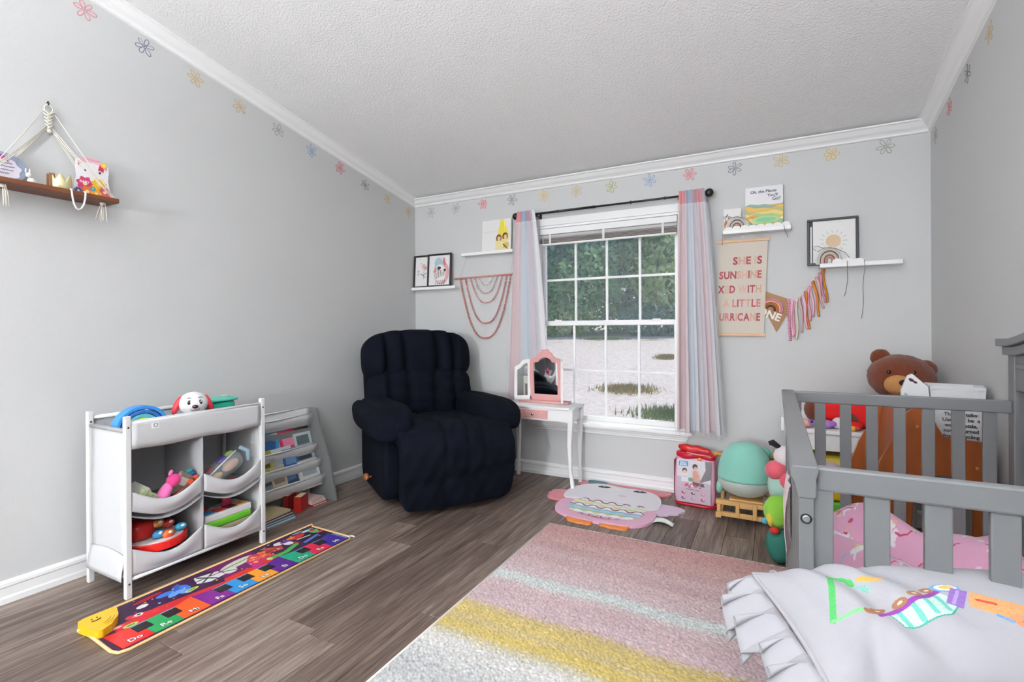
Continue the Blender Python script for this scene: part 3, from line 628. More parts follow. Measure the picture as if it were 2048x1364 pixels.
def pillow_draw(p):
    p.X = p.X*0.56/PWX; p.Y = p.Y*0.30/PWY
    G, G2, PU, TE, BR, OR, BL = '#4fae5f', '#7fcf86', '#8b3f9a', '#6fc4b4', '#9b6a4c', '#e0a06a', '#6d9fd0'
    rg = np.random.default_rng(4)
    p.stroke([(0.0917, 0.2054), (0.077, 0.1682), (0.0454, 0.0958)], 0.010, G); p.stroke([(0.0917, 0.2054), (0.1076, 0.2017), (0.1156, 0.1907), (0.1141, 0.1809)], 0.013, G)
    p.stroke([(0.0454, 0.0958), (0.0789, 0.1034), (0.1014, 0.1023)], 0.006, G2); p.stroke([(0.1014, 0.1023), (0.1239, 0.1039)], 0.010, BR)
    T4 = [(0.1312, 0.0984), (0.2374, 0.1398), (0.2532, 0.1152), (0.2197, 0.0815), (0.139, 0.0639)]
    p.poly(T4, '#cfe6de')
    for k in range(4): t = 0.12+0.24*k; p.stroke([(0.1312+0.1062*t+0.004, 0.0984+0.0414*t-0.004), (0.139+0.10*t, 0.0639+0.036*t)], 0.009, TE)
    p.stroke(T4[2:]+T4[:1], 0.0025, '#3f9c8c')
    p.stroke([(0.1195, 0.0952), (0.1653, 0.107), (0.2039, 0.1243), (0.2374, 0.1476)], 0.009, PU)
    for x, y in ((0.121, 0.1096), (0.1581, 0.1139), (0.1908, 0.1309), (0.22, 0.1481)): p.ell(x, y, 0.014, 0.007, BR, 0.3); p.ell(x, y, 0.005, 0.002, '#e9d7c0', 0.3)
    p.ell(0.2526, 0.1541, 0.024, 0.011, BL); p.ell(0.2546, 0.1551, 0.018, 0.008, '#f2efe6'); p.ell(0.257, 0.156, 0.012, 0.005, '#e5bb58')
    p.poly([(0.2623, 0.1545), (0.2826, 0.1438), (0.2468, 0.0979), (0.2294, 0.1127)], '#8e6ab4'); p.stroke([(0.240, 0.111), (0.268, 0.145)], 0.005, '#b39bd0')
    p.poly([(0.2847, 0.1429), (0.345, 0.108), (0.310, 0.070), (0.2599, 0.1058)], OR); p.stroke([(0.283, 0.120), (0.303, 0.111)], 0.007, '#cf4a3a')
    p.ell(0.325, 0.070, 0.024, 0.015, '#d9956c', -0.5); p.ell(0.320, 0.072, 0.003, 0.003, '#3a2a22'); p.stroke([(0.29, 0.085), (0.302, 0.074)], 0.007, BL)
    p.ell(0.1497, 0.1824, 0.024, 0.007, '#dba956', -0.3); p.stroke([(0.165, 0.178), (0.172, 0.164), (0.184, 0.164), (0.188, 0.172)], 0.002, '#7fb7ae')
    for k in range(9): a = -1+k*0.35; p.stroke([(0.1227+0.004*math.cos(a), 0.167+0.003*math.sin(a)), (0.1227+0.018*math.cos(a), 0.167+0.010*math.sin(a))], 0.0016, '#6fbfae')
    m = np.linalg.norm(p.C-np.array(hx('#b0aeb4')), axis=1) > 0.03
    hat = 0.16*np.sin((p.X*0.8+p.Y)*2*PI/0.0035)+rg.normal(0, 0.10, len(p.X)); p.C[m] = np.clip(p.C[m]*(1+hat[m, None]), 0, 1)
PIL = painted('pillow_print', 0.85, bump=0.0006, bscale=90)
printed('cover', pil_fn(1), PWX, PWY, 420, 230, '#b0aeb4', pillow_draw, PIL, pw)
o = printed('cover_back', pil_fn(-1), PWX, PWY, 60, 40, '#b0aeb4', lambda p: None, PIL, pw)
for pl in o.data.polygons: pl.flip()
pipe = []
for k in range(64):
    t = k/64*4; i = int(t); f = t-i
    u, v = [(f, 0), (1, f), (1-f, 1), (0, 1-f)][i]; q = pil_fn(1)(np.array([u*PWX]), np.array([v*PWY]))[0]; pipe.append((q[0], q[1], q[2]))
MB().tube(pipe, 0.0045, 6, closed=True).build('piping', SHEET, pw)
def ruffle(a, b, out, n, wv, depth, drop, seed):
    a = Vector(a); b = Vector(b); out = Vector(out); q = random.Random(seed); ph = [q.uniform(0.7, 1.3) for _ in range(wv+2)]
    def fn(u, v):
        p = a.lerp(b, u); w = math.sin(u*wv*2*PI); k = ph[int(u*wv)]
        along = (b-a).normalized()*(0.012*math.sin(u*wv*4*PI)*v)
        return p+out*(depth*v*k)+along+Vector((0, 0, 0.024*w*v*k-drop*v**1.6))
    return MB().sheet(fn, n, 6)
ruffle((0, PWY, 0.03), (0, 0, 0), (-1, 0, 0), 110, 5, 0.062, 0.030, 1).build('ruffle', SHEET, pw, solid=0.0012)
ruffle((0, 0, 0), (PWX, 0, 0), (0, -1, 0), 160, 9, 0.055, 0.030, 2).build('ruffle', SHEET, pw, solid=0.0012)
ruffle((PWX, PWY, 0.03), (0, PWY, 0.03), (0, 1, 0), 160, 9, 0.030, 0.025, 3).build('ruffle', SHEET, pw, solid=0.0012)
# ================================================================== CURTAINS AND ROD
rod = thing('curtain_rod', 'thin black curtain rod with round ball finials above the window', 'curtain rod', (0, 0, 0))
RZ, RY = 1.905, -0.085
MB().tube([(1.02, RY, RZ), (1.62, RY, RZ)], 0.0085, 12).build('pole', BLACK, rod); MB().tube([(1.60, RY, RZ), (2.325, RY, RZ)], 0.0070, 12).build('inner_pole', BLACK, rod)
for x in (1.34, 1.60, 1.86, 2.08): MB().tube([(x-0.004, RY, RZ), (x+0.004, RY, RZ)], 0.0105, 12).build('collar', BLACK, rod)
for x, s in ((1.005, -1), (2.345, 1)): MB().ell((x, RY, RZ), 0.026, 20, 14).tube([(x-s*0.03, RY, RZ), (x-s*0.02, RY, RZ)], 0.012, 12).build('finial', BLACK, rod)
for x in (1.17, 2.165): MB().box(x-0.007, x+0.007, RY, 0, RZ-0.018, RZ-0.009).box(x-0.009, x+0.009, -0.004, 0, RZ-0.05, RZ+0.02).build('bracket', BLACK, rod)
STRIPES = {'pink': '#d8c0c3', 'blue': '#c3ced8', 'mauve': '#c9bbc4', 'grey': '#cfcfd6', 'rose': '#d3b2b3', 'white': '#eceaee'}
def curtain(label, x0t, x1t, x0b, x1b, zb, folds, cols, seed, yin=0.0, amp_b=0.7, over=1.10):
    c = thing('curtain', label, 'curtain', (0, 0, 0), 0, 'curtains at the window')
    q = random.Random(seed); ph = [q.uniform(-0.6, 0.6) for _ in range(4)]; zt = RZ+0.028
    def pos(u, v, amp, yo=0.0, xo=0.0):        # v: 0 top .. 1 bottom
        k = v**0.8; x = (x0t+(x0b-x0t)*k)*(1-u)+(x1t+(x1b-x1t)*k)*u; z = zt+(zb-zt)*v
        y = RY+yo+yin*v-amp*(0.55+amp_b*v)*math.sin(u*folds*2*PI+ph[0]+0.5*v)-0.010*v*math.sin(u*5+ph[1]+3*v)
        x += 0.006*v*math.sin(u*folds*4*PI+ph[2])+xo
        return Vector((x, y, z+0.008*math.sin(u*19+seed)*(v > 0.98)))
    n = len(cols); seg = 10
    for k, cn in enumerate(cols):               # each coloured stripe is a breadth of cloth of its own
        a, b = k/n, (k+1)/n
        MB().sheet(lambda u, v: pos(a+(b-a)*u, 0.055+0.945*v, 0.012+0.008*v, -0.016*(1-v)**2), seg, 60, flip=True).build('stripe', mat('curtain_'+cn, STRIPES[cn], 0.9, bump=0.0004, bscale=500), c)
        MB().sheet(lambda u, v: pos(a+(b-a)*u, 0.055*v, 0.012, -0.017), seg, 6, flip=True).build('header_band', mat('header_'+cn, {'pink': '#cf8f92', 'blue': '#9aa9bd', 'mauve': '#b58f9a', 'grey': '#b3a9b4', 'rose': '#cb8a8c', 'white': '#dcd9de'}[cn], 0.9), c)
    SH = thin('sheer_gauze', '#f1eff3', 0.26, 0.9)
    MB().sheet(lambda u, v: pos(-0.03+over*u, 0.06+0.955*v, 0.014, -0.024+0.006*v), 90, 60, flip=True).build('sheer_overlay', SH, c)
    return c
curtain('left curtain, bunched pink, blue and mauve stripes behind the vanity', 1.022, 1.165, 0.915, 1.265, 0.562, 4.0, ['rose', 'pink', 'blue', 'blue', 'mauve', 'grey', 'white'], 3, 0.042, 0.15, 1.04)
curtain('right curtain, bunched pink, blue and mauve stripes beside the word banner', 2.168, 2.318, 2.150, 2.420, 0.425, 4.5, ['rose', 'pink', 'blue', 'grey', 'mauve', 'pink', 'grey'], 6)
# ================================================================== WINDOW BLIND (raised)
bl = thing('window_blind', 'raised white slatted blind bunched at the top of the window', 'blind', (0, 0, 0))
BLM = mat('blind_white', '#ededed', 0.5); BLG = mat('blind_cord', '#dcdcdc', 0.7)
bx0, bx1 = WX0+0.024, WX1-0.024
MB().box(bx0, bx1, -0.012, 0.020, 1.762, 1.806).build('headrail', BLM, bl, bevel=0.004)
for k in range(4):
    z = 1.753-k*0.0045; MB().box(bx0+0.004, bx1-0.004, -0.014, 0.012, z-0.0012, z+0.0012).build('slat', BLM, bl)
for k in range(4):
    z = 1.729-k*0.0085; MB().box(bx0+0.004, bx1-0.004, -0.014, 0.012, z-0.0022, z+0.0022).build('slat', mat('blind_taupe', '#8e8683', 0.6), bl)  # gap shadow and backlit shade of the stack painted as darker slats
MB().box(bx0+0.004, bx1-0.004, -0.013, 0.011, 1.684, 1.697).build('bottom_rail', BLM, bl, bevel=0.003)
for x in (bx0+0.09, (bx0+bx1)/2, bx1-0.09): MB().box(x-0.008, x+0.008, -0.0165, -0.0145, 1.69, 1.765).build('ladder_tape', BLG, bl)
MB().tube([(bx0+0.035, -0.018, 1.76), (bx0+0.036, -0.02, 1.10)], 0.0028, 6).build('tilt_wand', mat('clear_wand', '#b9bcbe', 0.3), bl)
# ================================================================== VANITY
PINKG = mat('vanity_pink', '#d39a97', 0.5, var=0.08, vscale=60); VW = mat('vanity_white', '#efeeee', 0.35)
va = thing('vanity_table', "white child's vanity with pink drawer and three part mirror, under the window", 'vanity', (0, 0, 0))
vx0, vx1, vy0, vy1, vz = 1.0, 1.515, -0.285, -0.055, 0.548
top = [(vx0-0.01, vy1), (vx1+0.005, vy1), (vx1+0.012, vy1-0.03), (vx1+0.004, vy0+0.03), (vx1-0.02, vy0-0.005), (vx1-0.08, vy0-0.012), (1.26, vy0-0.004), (vx0+0.08, vy0-0.012), (vx0+0.01, vy0-0.005), (vx0-0.014, vy0+0.03), (vx0-0.016, vy1-0.03)]
MB().prism(top, vz-0.014, vz).build('tabletop', VW, va, bevel=0.004, seg=3)
apn = [(vx0+0.02, vz-0.014), (vx1-0.02, vz-0.014), (vx1-0.02, vz-0.10), (vx1-0.06, vz-0.102), (vx1-0.10, vz-0.094), (vx1-0.17, vz-0.096), (vx0+0.17, vz-0.096), (vx0+0.10, vz-0.094), (vx0+0.06, vz-0.102), (vx0+0.02, vz-0.10)]
MB().prism(apn, 0.0, 0.012, back_M(0, vy0+0.016, 0)).build('front_apron', VW, va, bevel=0.002)
for x in (vx0+0.012, vx1-0.024): MB().box(x, x+0.012, vy0+0.02, vy1-0.01, vz-0.096, vz-0.014).build('side_apron', VW, va, bevel=0.002)
MB().box(vx0+0.02, vx1-0.02, vy1-0.018, vy1-0.006, vz-0.09, vz-0.014).build('back_apron', VW, va)
dw = MB().box(1.128, 1.338, vy0-0.006, vy0+0.02, vz-0.084, vz-0.028).build('drawer', PINKG, va, bevel=0.002)
MB().lathe([(0.006, 0), (0.006, 0.004), (0.009, 0.008), (0.009, 0.012), (0.004, 0.014)], 16, back_M(1.233, vy0-0.006, vz-0.056)).build('knob', mat('chrome', '#d8d8da', 0.15, 1.0), dw)
for x, z in ((1.15, 0.05), (1.16, 0.075), (1.30, 0.045), (1.285, 0.066), (1.185, 0.04)): MB().ell((x, vy0-0.0065, vz-z), (0.003, 0.0008, 0.003), 6, 4).build('star_sticker', mat('sticker_white', '#f0dede', 0.5), dw)
def vleg(x, y, sx, curved):
    P = [(x+sx*0.006, y, vz-0.014), (x+sx*0.004, y, vz-0.10), (x-sx*0.004 if curved else x, y, vz-0.25), (x+sx*0.000, y, 0.14), (x+sx*(0.016 if curved else 0.004), y, 0.012)]
    m = MB(); V = []; wd = [0.018, 0.018, 0.014, 0.010, 0.012]
    for (a, b, c), w in zip(P, wd): V += [(a-w, b-w, c), (a+w, b-w, c), (a+w, b+w, c), (a-w, b+w, c)]
    V += [(p[0], p[1], 0.0) for p in V[-4:]]
    F = [(0,1,2,3), (20,23,22,21)]+[(i*4+j, (i+1)*4+j, (i+1)*4+(j+1) % 4, i*4+(j+1) % 4) for i in range(5) for j in range(4)]
    m.add(V, F).build('leg', VW, va, bevel=0.003)
vleg(vx0+0.02, vy0+0.02, -1, True); vleg(vx1-0.02, vy0+0.02, 1, True); vleg(vx0+0.02, vy1-0.03, -1, False); vleg(vx1-0.02, vy1-0.03, 1, False)
MIR = mat('mirror', '#e9eef0', 0.03, 1.0)
MB().box(1.06, 1.44, -0.165, -0.09, vz, vz+0.018).build('mirror_base', PINKG, va, bevel=0.004)
def mirror_frame(name, outer, inner, M, fm, parent, th=0.014):
    m = MB(); n = len(outer)
    assert len(inner) == n
    V = [M @ Vector((x, y, z)) for z in (0, th) for x, y in outer]+[M @ Vector((x, y, z)) for z in (0, th) for x, y in inner]
    F = []
    for i in range(n):
        j = (i+1) % n
        F += [(i, j, n+j, n+i), (2*n+j, 2*n+i, 3*n+i, 3*n+j), (n+i, n+j, 3*n+j, 3*n+i), (j, i, 2*n+i, 2*n+j)]
    fr = m.add(V, F).build(name, fm, parent, bevel=0.0015)
    cx = sum(p[0] for p in inner)/n; cy = sum(p[1] for p in inner)/n
    MB().add([M @ Vector((x, y, th*0.5)) for x, y in inner], [tuple(range(n))]).build('mirror_glass', MIR, fr)
    return fr
def sym(half): return half+[(-x, y) for x, y in half[::-1] if abs(x) > 1e-6]
oc = sym([(0, 0.363), (0.015, 0.357), (0.022, 0.361), (0.035, 0.345), (0.05, 0.335), (0.062, 0.315), (0.078, 0.302), (0.104, 0.297), (0.118, 0.292), (0.122, 0.2), (0.120, 0.05), (0.110, 0.0)])
ic = sym([(0, 0.305), (0.012, 0.304), (0.022, 0.301), (0.032, 0.296), (0.042, 0.288), (0.05, 0.276), (0.058, 0.270), (0.078, 0.268), (0.092, 0.266), (0.093, 0.18), (0.092, 0.06), (0.092, 0.042)])
mfm = frame((1,0,0), (0,-0.04,1), (0,-1,-0.04), (1.259, -0.118, vz+0.018))
mirror_frame('centre_mirror_frame', oc, ic, mfm, PINKG, va)
wo = [(0, 0), (0.112, 0), (0.118, 0.05), (0.118, 0.29), (0.085, 0.288), (0.060, 0.280), (0.035, 0.250), (0.004, 0.235), (0.0, 0.1)]
wi = [(0.022, 0.028), (0.096, 0.028), (0.097, 0.06), (0.097, 0.262), (0.082, 0.260), (0.066, 0.250), (0.046, 0.226), (0.022, 0.212), (0.022, 0.1)]
a = math.radians(28)
mirror_frame('side_mirror_frame', wo, wi, frame((math.cos(a), math.sin(a), 0), (0,0,1), (math.sin(a), -math.cos(a), 0), (1.136-0.118*math.cos(a), -0.122-0.118*math.sin(a), vz+0.018)), VW, va)
a2 = math.radians(-66)
mirror_frame('side_mirror_frame', [(0.118-x, y) for x, y in wo][::-1], [(0.118-x, y) for x, y in wi][::-1], frame((math.cos(a2), math.sin(a2), 0), (0,0,1), (math.sin(a2), -math.cos(a2), 0), (1.383, -0.120, vz+0.018)), VW, va)
for x in (1.137, 1.379):
    for z in (0.09, 0.25): MB().tube([(x, -0.130, vz+z-0.012), (x, -0.130, vz+z+0.012)], 0.004, 8).build('hinge', mat('dark_hinge', '#4a4038', 0.4, 0.8), va)
# ================================================================== FLOWER STICKERS ALONG THE CROWN TRIM
FLC = {'pink': ('#b98a92', '#d8b9bd'), 'slate': ('#767684', '#c6c6cc'), 'tan': ('#bba889', '#cfc3ae'), 'sand': ('#c3ad7c', '#d3c8ac'), 'grey': ('#94958f', '#c9cac6'), 'blue': ('#8496b0', '#bcc6d4'), 'red': ('#bd6f72', '#d9aeb0'), 'dark': ('#6d6d74', '#c4c4c8'), 'olive': ('#9aa07c', '#c9ccb4')}
def flower(M, c, label, seed, r=0.043):
    q = random.Random(seed); m = MB(); a0 = q.uniform(0, 1)
    for k in range(6):
        a = a0+k*PI/3+q.uniform(-0.12, 0.12); L = r*q.uniform(0.88, 1.1); w = r*q.uniform(0.24, 0.32); P = []
        for i in range(12):
            t = 2*PI*i/12; u = 0.56+0.44*math.cos(t); v = math.sin(t)*(0.55+0.45*u); P.append((u*L, v*w))
        ca, sa = math.cos(a), math.sin(a); O = [(x*ca-y*sa, x*sa+y*ca) for x, y in P]
        I = [((0.56*L+(x-0.56*L)*0.80), y*0.66) for x, y in P]; I = [(x*ca-y*sa, x*sa+y*ca) for x, y in I]
        n = 12; V = [M @ Vector((x, y, 0.0008)) for x, y in O]+[M @ Vector((x, y, 0.0010)) for x, y in I]
        m.add(V, [(i, (i+1) % n, n+(i+1) % n, n+i) for i in range(n)], 0); m.add(V, [tuple(range(n, 2*n))], 1)
        m.add([M @ Vector((x, y, 0.0001)) for x, y in O]+V[:n], [(i, (i+1) % n, n+(i+1) % n, n+i) for i in range(n)], 0)
    P = [(0.09*r*math.cos(2*PI*i/8), 0.09*r*math.sin(2*PI*i/8)) for i in range(8)]
    m.prism(P, 0.0002, 0.0012, M, 0)
    o = m.build('flower_sticker', [mat('sticker_line_'+c, FLC[c][0], 0.6), mat('sticker_fill_'+c, FLC[c][1], 0.7)])
    tag(o, label, 'wall sticker', 'flower stickers along the crown trim')
ORD = ['first', 'second', 'third', 'fourth', 'fifth', 'sixth', 'seventh', 'eighth', 'ninth', 'tenth', 'eleventh', 'twelfth', 'thirteenth']
CN = {'pink': 'mauve pink', 'slate': 'slate blue grey', 'tan': 'tan', 'sand': 'sandy yellow', 'grey': 'mid grey', 'blue': 'blue', 'red': 'coral red', 'dark': 'dark grey', 'olive': 'olive green'}
FL = [(-2.294, 2.494, 'pink'), (-2.057, 2.451, 'slate'), (-1.816, 2.402, 'tan'), (-1.571, 2.353, 'tan'), (-1.321, 2.304, 'grey'), (-1.070, 2.253, 'blue'), (-0.826, 2.210, 'red'), (-0.585, 2.152, 'dark'), (-0.340, 2.103, 'sand'), (-0.085, 2.053, 'tan')]
FB = [(0.167, 2.047, 'grey'), (0.417, 2.051, 'grey'), (0.672, 2.057, 'red'), (0.930, 2.056, 'dark'), (1.192, 2.056, 'sand'), (1.450, 2.055, 'tan'), (1.705, 2.052, 'olive'), (1.964, 2.056, 'blue'), (2.218, 2.058, 'red'), (2.483, 2.056, 'dark'), (2.736, 2.065, 'tan'), (2.990, 2.061, 'sand'), (3.242, 2.059, 'grey')]
FR = [(-0.092, 2.055, 'grey'), (-0.325, 2.106, 'red'), (-0.575, 2.154, 'dark'), (-0.823, 2.199, 'tan')]
for k, (y, z, c) in enumerate(FL): flower(left_M(0.0003, y, z), c, f'{CN[c]} flower sticker, {ORD[k]} from the left on the left wall', k)
for k, (x, z, c) in enumerate(FB): flower(back_M(x, -0.0003, z), c, f'{CN[c]} flower sticker, {ORD[k]} from the left on the window wall', k+20)
for k, (y, z, c) in enumerate(FR): flower(right_M(W-0.0003, y, z), c, f'{CN[c]} flower sticker, {ORD[k]} from the corner on the right wall', k+40)
# ================================================================== TOY ORGANIZER
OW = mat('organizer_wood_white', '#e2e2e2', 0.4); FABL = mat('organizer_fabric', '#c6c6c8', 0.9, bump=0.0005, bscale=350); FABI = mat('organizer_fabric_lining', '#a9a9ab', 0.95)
og = thing('toy_organizer', 'white wooden toy organizer with four sagging fabric bins against left wall', 'storage rack', (0, 0, 0))
gx0, gx1, gy0, gy1, gh = 0.100, 0.402, -2.326, -1.732, 0.730
for x in (gx0, gx1):
    for y in (gy0, gy1):
        p_ = MB().box(x-0.011, x+0.011, y-0.011, y+0.011, 0, gh).build('post', OW, og, bevel=0.003)
        for z in (gh-0.045, 0.06): MB().tube([(x+0.0108, y, z), (x+0.0118, y, z)], 0.004, 8).build('screw_cap', mat('screw_dark', '#3a3a3a', 0.4, 0.6), p_)
for x in (gx0, gx1): MB().tube([(x, gy0+0.011, gh-0.028), (x, gy1-0.011, gh-0.028)], 0.009, 10).build('top_rail', OW, og)
for x in (gx0, gx1): MB().tube([(x, gy0+0.011, 0.075), (x, gy1-0.011, 0.075)], 0.009, 10).build('bottom_rail', OW, og)
for y in (gy0, gy1): MB().tube([(gx0+0.011, y, gh-0.060), (gx1-0.011, y, gh-0.060)], 0.008, 10).build('side_rail', mat('rail_grey', '#9a9a9c', 0.5), og); MB().tube([(gx0+0.011, y, 0.085), (gx1-0.011, y, 0.085)], 0.008, 10).build('side_rail', OW, og)
ym = (gy0+gy1)/2; fx = gx1+0.006; bx = gx0-0.004
# front top band, back, sides, divider
MB().sheet(lambda u, v: Vector((fx+0.012*math.sin(v*PI)*0.4, gy0+0.012+(gy1-gy0-0.024)*u, gh-0.020-0.115*v-0.006*math.sin(u*2*PI)**2*v)), 24, 5).build('front_band', FABL, og, solid=0.002)
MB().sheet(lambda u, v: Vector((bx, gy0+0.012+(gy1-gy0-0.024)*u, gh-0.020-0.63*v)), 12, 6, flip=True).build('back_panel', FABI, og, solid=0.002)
for y, s in ((gy0+0.004, -1), (gy1-0.004, 1)):
    MB().sheet(lambda u, v: Vector((gx0+0.012+(gx1-gx0-0.024)*u, y+s*0.004*math.sin(PI*v), gh-0.052-0.59*v)), 6, 14, flip=(s > 0)).build('side_panel', FABL, og, solid=0.002)
    MB().sheet(lambda u, v: Vector((gx0+0.012+(gx1-gx0-0.024)*u, y+s*(0.006+0.016*math.sin(PI*0.5*v)), 0.165-0.095*v+0.012*(1-v)*math.sin(u*PI))), 8, 6, flip=(s > 0)).build('side_pocket', FABL, og, solid=0.002)
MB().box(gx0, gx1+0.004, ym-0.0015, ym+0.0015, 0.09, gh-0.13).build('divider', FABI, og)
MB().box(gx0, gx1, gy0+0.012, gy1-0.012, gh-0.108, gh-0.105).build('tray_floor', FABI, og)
for (ya, yb) in ((gy0+0.012, ym-0.003), (ym+0.003, gy1-0.012)):
    for lvl, (zt, zb_, sag) in enumerate(((0.195, 0.085, 0.055), (0.425, 0.345, 0.060))):
        MB().sheet(lambda u, v: Vector((fx+0.018*math.sin(PI*u)*math.sin(PI*min(1, v+0.15)), ya+(yb-ya)*u, zt-(zt-zb_)*v-sag*math.sin(PI*u)**1.1*(1-v*(0.9 if lvl == 0 else 0.25)))), 22, 8).build('bin_front', FABL, og, solid=0.002)
        zf = zb_+0.004 if lvl == 0 else zb_-0.02
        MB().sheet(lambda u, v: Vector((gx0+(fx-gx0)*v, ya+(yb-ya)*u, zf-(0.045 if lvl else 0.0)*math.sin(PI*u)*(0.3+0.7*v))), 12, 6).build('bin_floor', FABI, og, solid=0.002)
MB().box(fx+0.004, fx+0.006, gy0+0.085, gy0+0.113, gh-0.062, gh-0.040).build('brand_tag', mat('tag_white', '#f3f3f3', 0.6), og)
MB().tube([(fx+0.0065, gy0+0.099+0.007*math.sin(t), gh-0.051+0.006*math.cos(t)+(0.003 if abs(t-PI) > 2.2 else 0)) for t in [k*PI/7 for k in range(14)]], 0.0009, 5, closed=True).build('tag_outline', BLACKP, og)
# toys on top of it
def colm(n, c, r=0.45, **k): return mat('c_'+n, c, r, **k)
rs = thing('rainbow_stacker', 'blue, green and yellow arched rainbow toy on top of the organizer', 'toy', (0.250, -2.195, gh-0.132))
for k, (r, c) in enumerate(((0.105, '#3f8fdc'), (0.084, '#2f6fb8'), (0.064, '#62b9c9'), (0.046, '#b7d860'))):
    P = [(0, r*math.cos(t), r*math.sin(t)) for t in [PI*i/20 for i in range(21)]]
    m = MB(); V = []; 
    for (x, y, z) in P:
        q = (r-0.017)/r; V += [(-0.025, y, z), (0.025, y, z), (0.025, y*q, z*q), (-0.025, y*q, z*q)]
    F = [(0,1,2,3), (83,82,81,80)]+[(i*4+j, i*4+(j+1) % 4, (i+1)*4+(j+1) % 4, (i+1)*4+j) for i in range(20) for j in range(4)]
    m.add(V, F).build('arch', colm('rb%d' % k, c), rs, bevel=0.003)
m = MB(); P = [(0.027*math.cos(t), 0.027*math.sin(t)) for t in [PI*i/14 for i in range(15)]]
m.prism(P, -0.025, 0.025, frame((0,1,0), (0,0,1), (1,0,0), (0,0,0))).build('core', colm('rby', '#e9c43a'), rs, bevel=0.003)
rs.location = (0.250, -2.205, gh-0.0725); rs.scale = (1, 0.98, 0.86)
pup = thing('puppy_toy', 'white toy puppy with red ears peeking over the organizer rail', 'toy', (0.285, -2.000, gh-0.104), math.radians(-22))
pup.scale = (1.15, 1.15, 1.12)
PWH = colm('pupw', '#e8e6e6', 0.35); PRD = colm('pupr', '#cf2f3d', 0.35); PBK = colm('pupb', '#15161c', 0.2)
MB().ell((0, 0, 0.095), (0.045, 0.052, 0.048), 24, 16).build('head', PWH, pup)
MB().rbox((0, 0, 0.028), (0.036, 0.042, 0.030), 4, 8).build('body', PWH, pup)
for s in (-1, 1):
    MB().ell((-0.006, s*0.055, 0.090), (0.017, 0.013, 0.040), 14, 10, Matrix.Rotation(s*0.35, 3, 'X')).build('ear', PRD, pup)
    MB().ell((0.0385, s*0.018, 0.102), (0.004, 0.0085, 0.011), 12, 8).build('eye', PBK, pup)
    MB().ell((0.041, s*0.018+0.003, 0.106), (0.0025, 0.003, 0.003), 8, 6).build('eye_shine', colm('shine', '#ffffff', 0.2), pup)
    MB().tube([(0.036, s*0.012, 0.120), (0.0355, s*0.019, 0.123), (0.034, s*0.026, 0.120)], 0.0014, 5).build('eyebrow', PBK, pup)
    MB().ell((0.030, s*0.040, 0.028), (0.018, 0.013, 0.012), 12, 8).build('paw', PWH, pup)
MB().ell((0.047, 0, 0.086), (0.007, 0.011, 0.008), 12, 8).build('nose', colm('pupn', '#3a1512', 0.25), pup)
MB().tube([(0.041, -0.016, 0.075), (0.045, -0.008, 0.071), (0.046, 0, 0.072), (0.045, 0.008, 0.071), (0.041, 0.016, 0.075)], 0.0012, 5).build('mouth', PBK, pup)
MB().rbox((0.036, 0, 0.045), (0.004, 0.022, 0.006), 4, 4).build('collar_plate', PRD, pup)
tb_ = thing('teal_tub', 'teal plastic tub on the right end of the organizer', 'tub', (0.215, -1.852, gh-0.1045))
MB().rbox((0, 0, 0.050), (0.060, 0.080, 0.050), 5, 10, lambda P: P*np.stack([0.82+0.18*(P[:, 2]+1)/2, 0.84+0.16*(P[:, 2]+1)/2, 1+0*P[:, 2]], 1)).build('body', colm('teal', '#2fb59b', 0.35), tb_)
MB().rbox((0, 0, 0.102), (0.070, 0.090, 0.008), 5, 8).build('rim', colm('teal2', '#4cc4ad', 0.35), tb_)
# things in the bins: upper left
zb1 = 0.318
def bxs(name, label, cat, c, h, rot, mt, bevel=0.003, group=None, parts=None):
    o = thing(name, label, cat, c, 0, group); o.rotation_euler = rot
    MB().box(-h[0], h[0], -h[1], h[1], -h[2], h[2]).build('body' if name != 'book' else 'cover', mt, o, bevel=bevel); return o
b = bxs('toy_box', 'pale box lying at the left of the upper left fabric bin', 'box', (0.335, -2.262, 0.385), (0.045, 0.036, 0.030), (0.5, 0.25, 0.2), colm('paleb', '#cfccc4', 0.7))
MB().box(0.0455, 0.047, -0.02, 0.02, -0.012, 0.012).build('label', colm('paleb2', '#b9b4a4', 0.7), b)
b = bxs('soft_block', 'pale green checked soft block in the upper left bin', 'toy', (0.372, -2.225, 0.378), (0.014, 0.014, 0.055), (0.9, 0.2, 0.0), colm('chkgreen', '#bcc79a', 0.8), 0.006)
for k in range(4): MB().box(0.0140, 0.0150, -0.0145, 0.0145, -0.045+k*0.025, -0.042+k*0.025).build('seam', colm('seamg', '#9aa67a', 0.8), b)
pk = thing('pink_plush', 'bright pink plush toy in the upper left bin', 'plush toy', (0.378, -2.178, 0.372)); pk.rotation_euler = (-0.55, 0.0, 0.1)
PKM = mat('c_pinkfur', '#e06aa6', 0.85, sheen=0.3)
MB().ell((0, 0, 0), (0.026, 0.024, 0.055), 18, 12).build('body', PKM, pk); MB().ell((0.006, 0.006, 0.062), (0.027, 0.027, 0.028), 16, 12).build('head', mat('c_pinkfur2', '#d8347f', 0.8, sheen=0.3), pk)
for s in (-1, 1): MB().ell((0.004, s*0.022, 0.086), (0.008, 0.008, 0.014), 10, 8).build('ear', PKM, pk)
MB().ell((0.006, -0.006, -0.055), (0.018, 0.03, 0.012), 12, 8).build('foot', mat('c_pinkpale', '#eaa3c4', 0.8), pk)
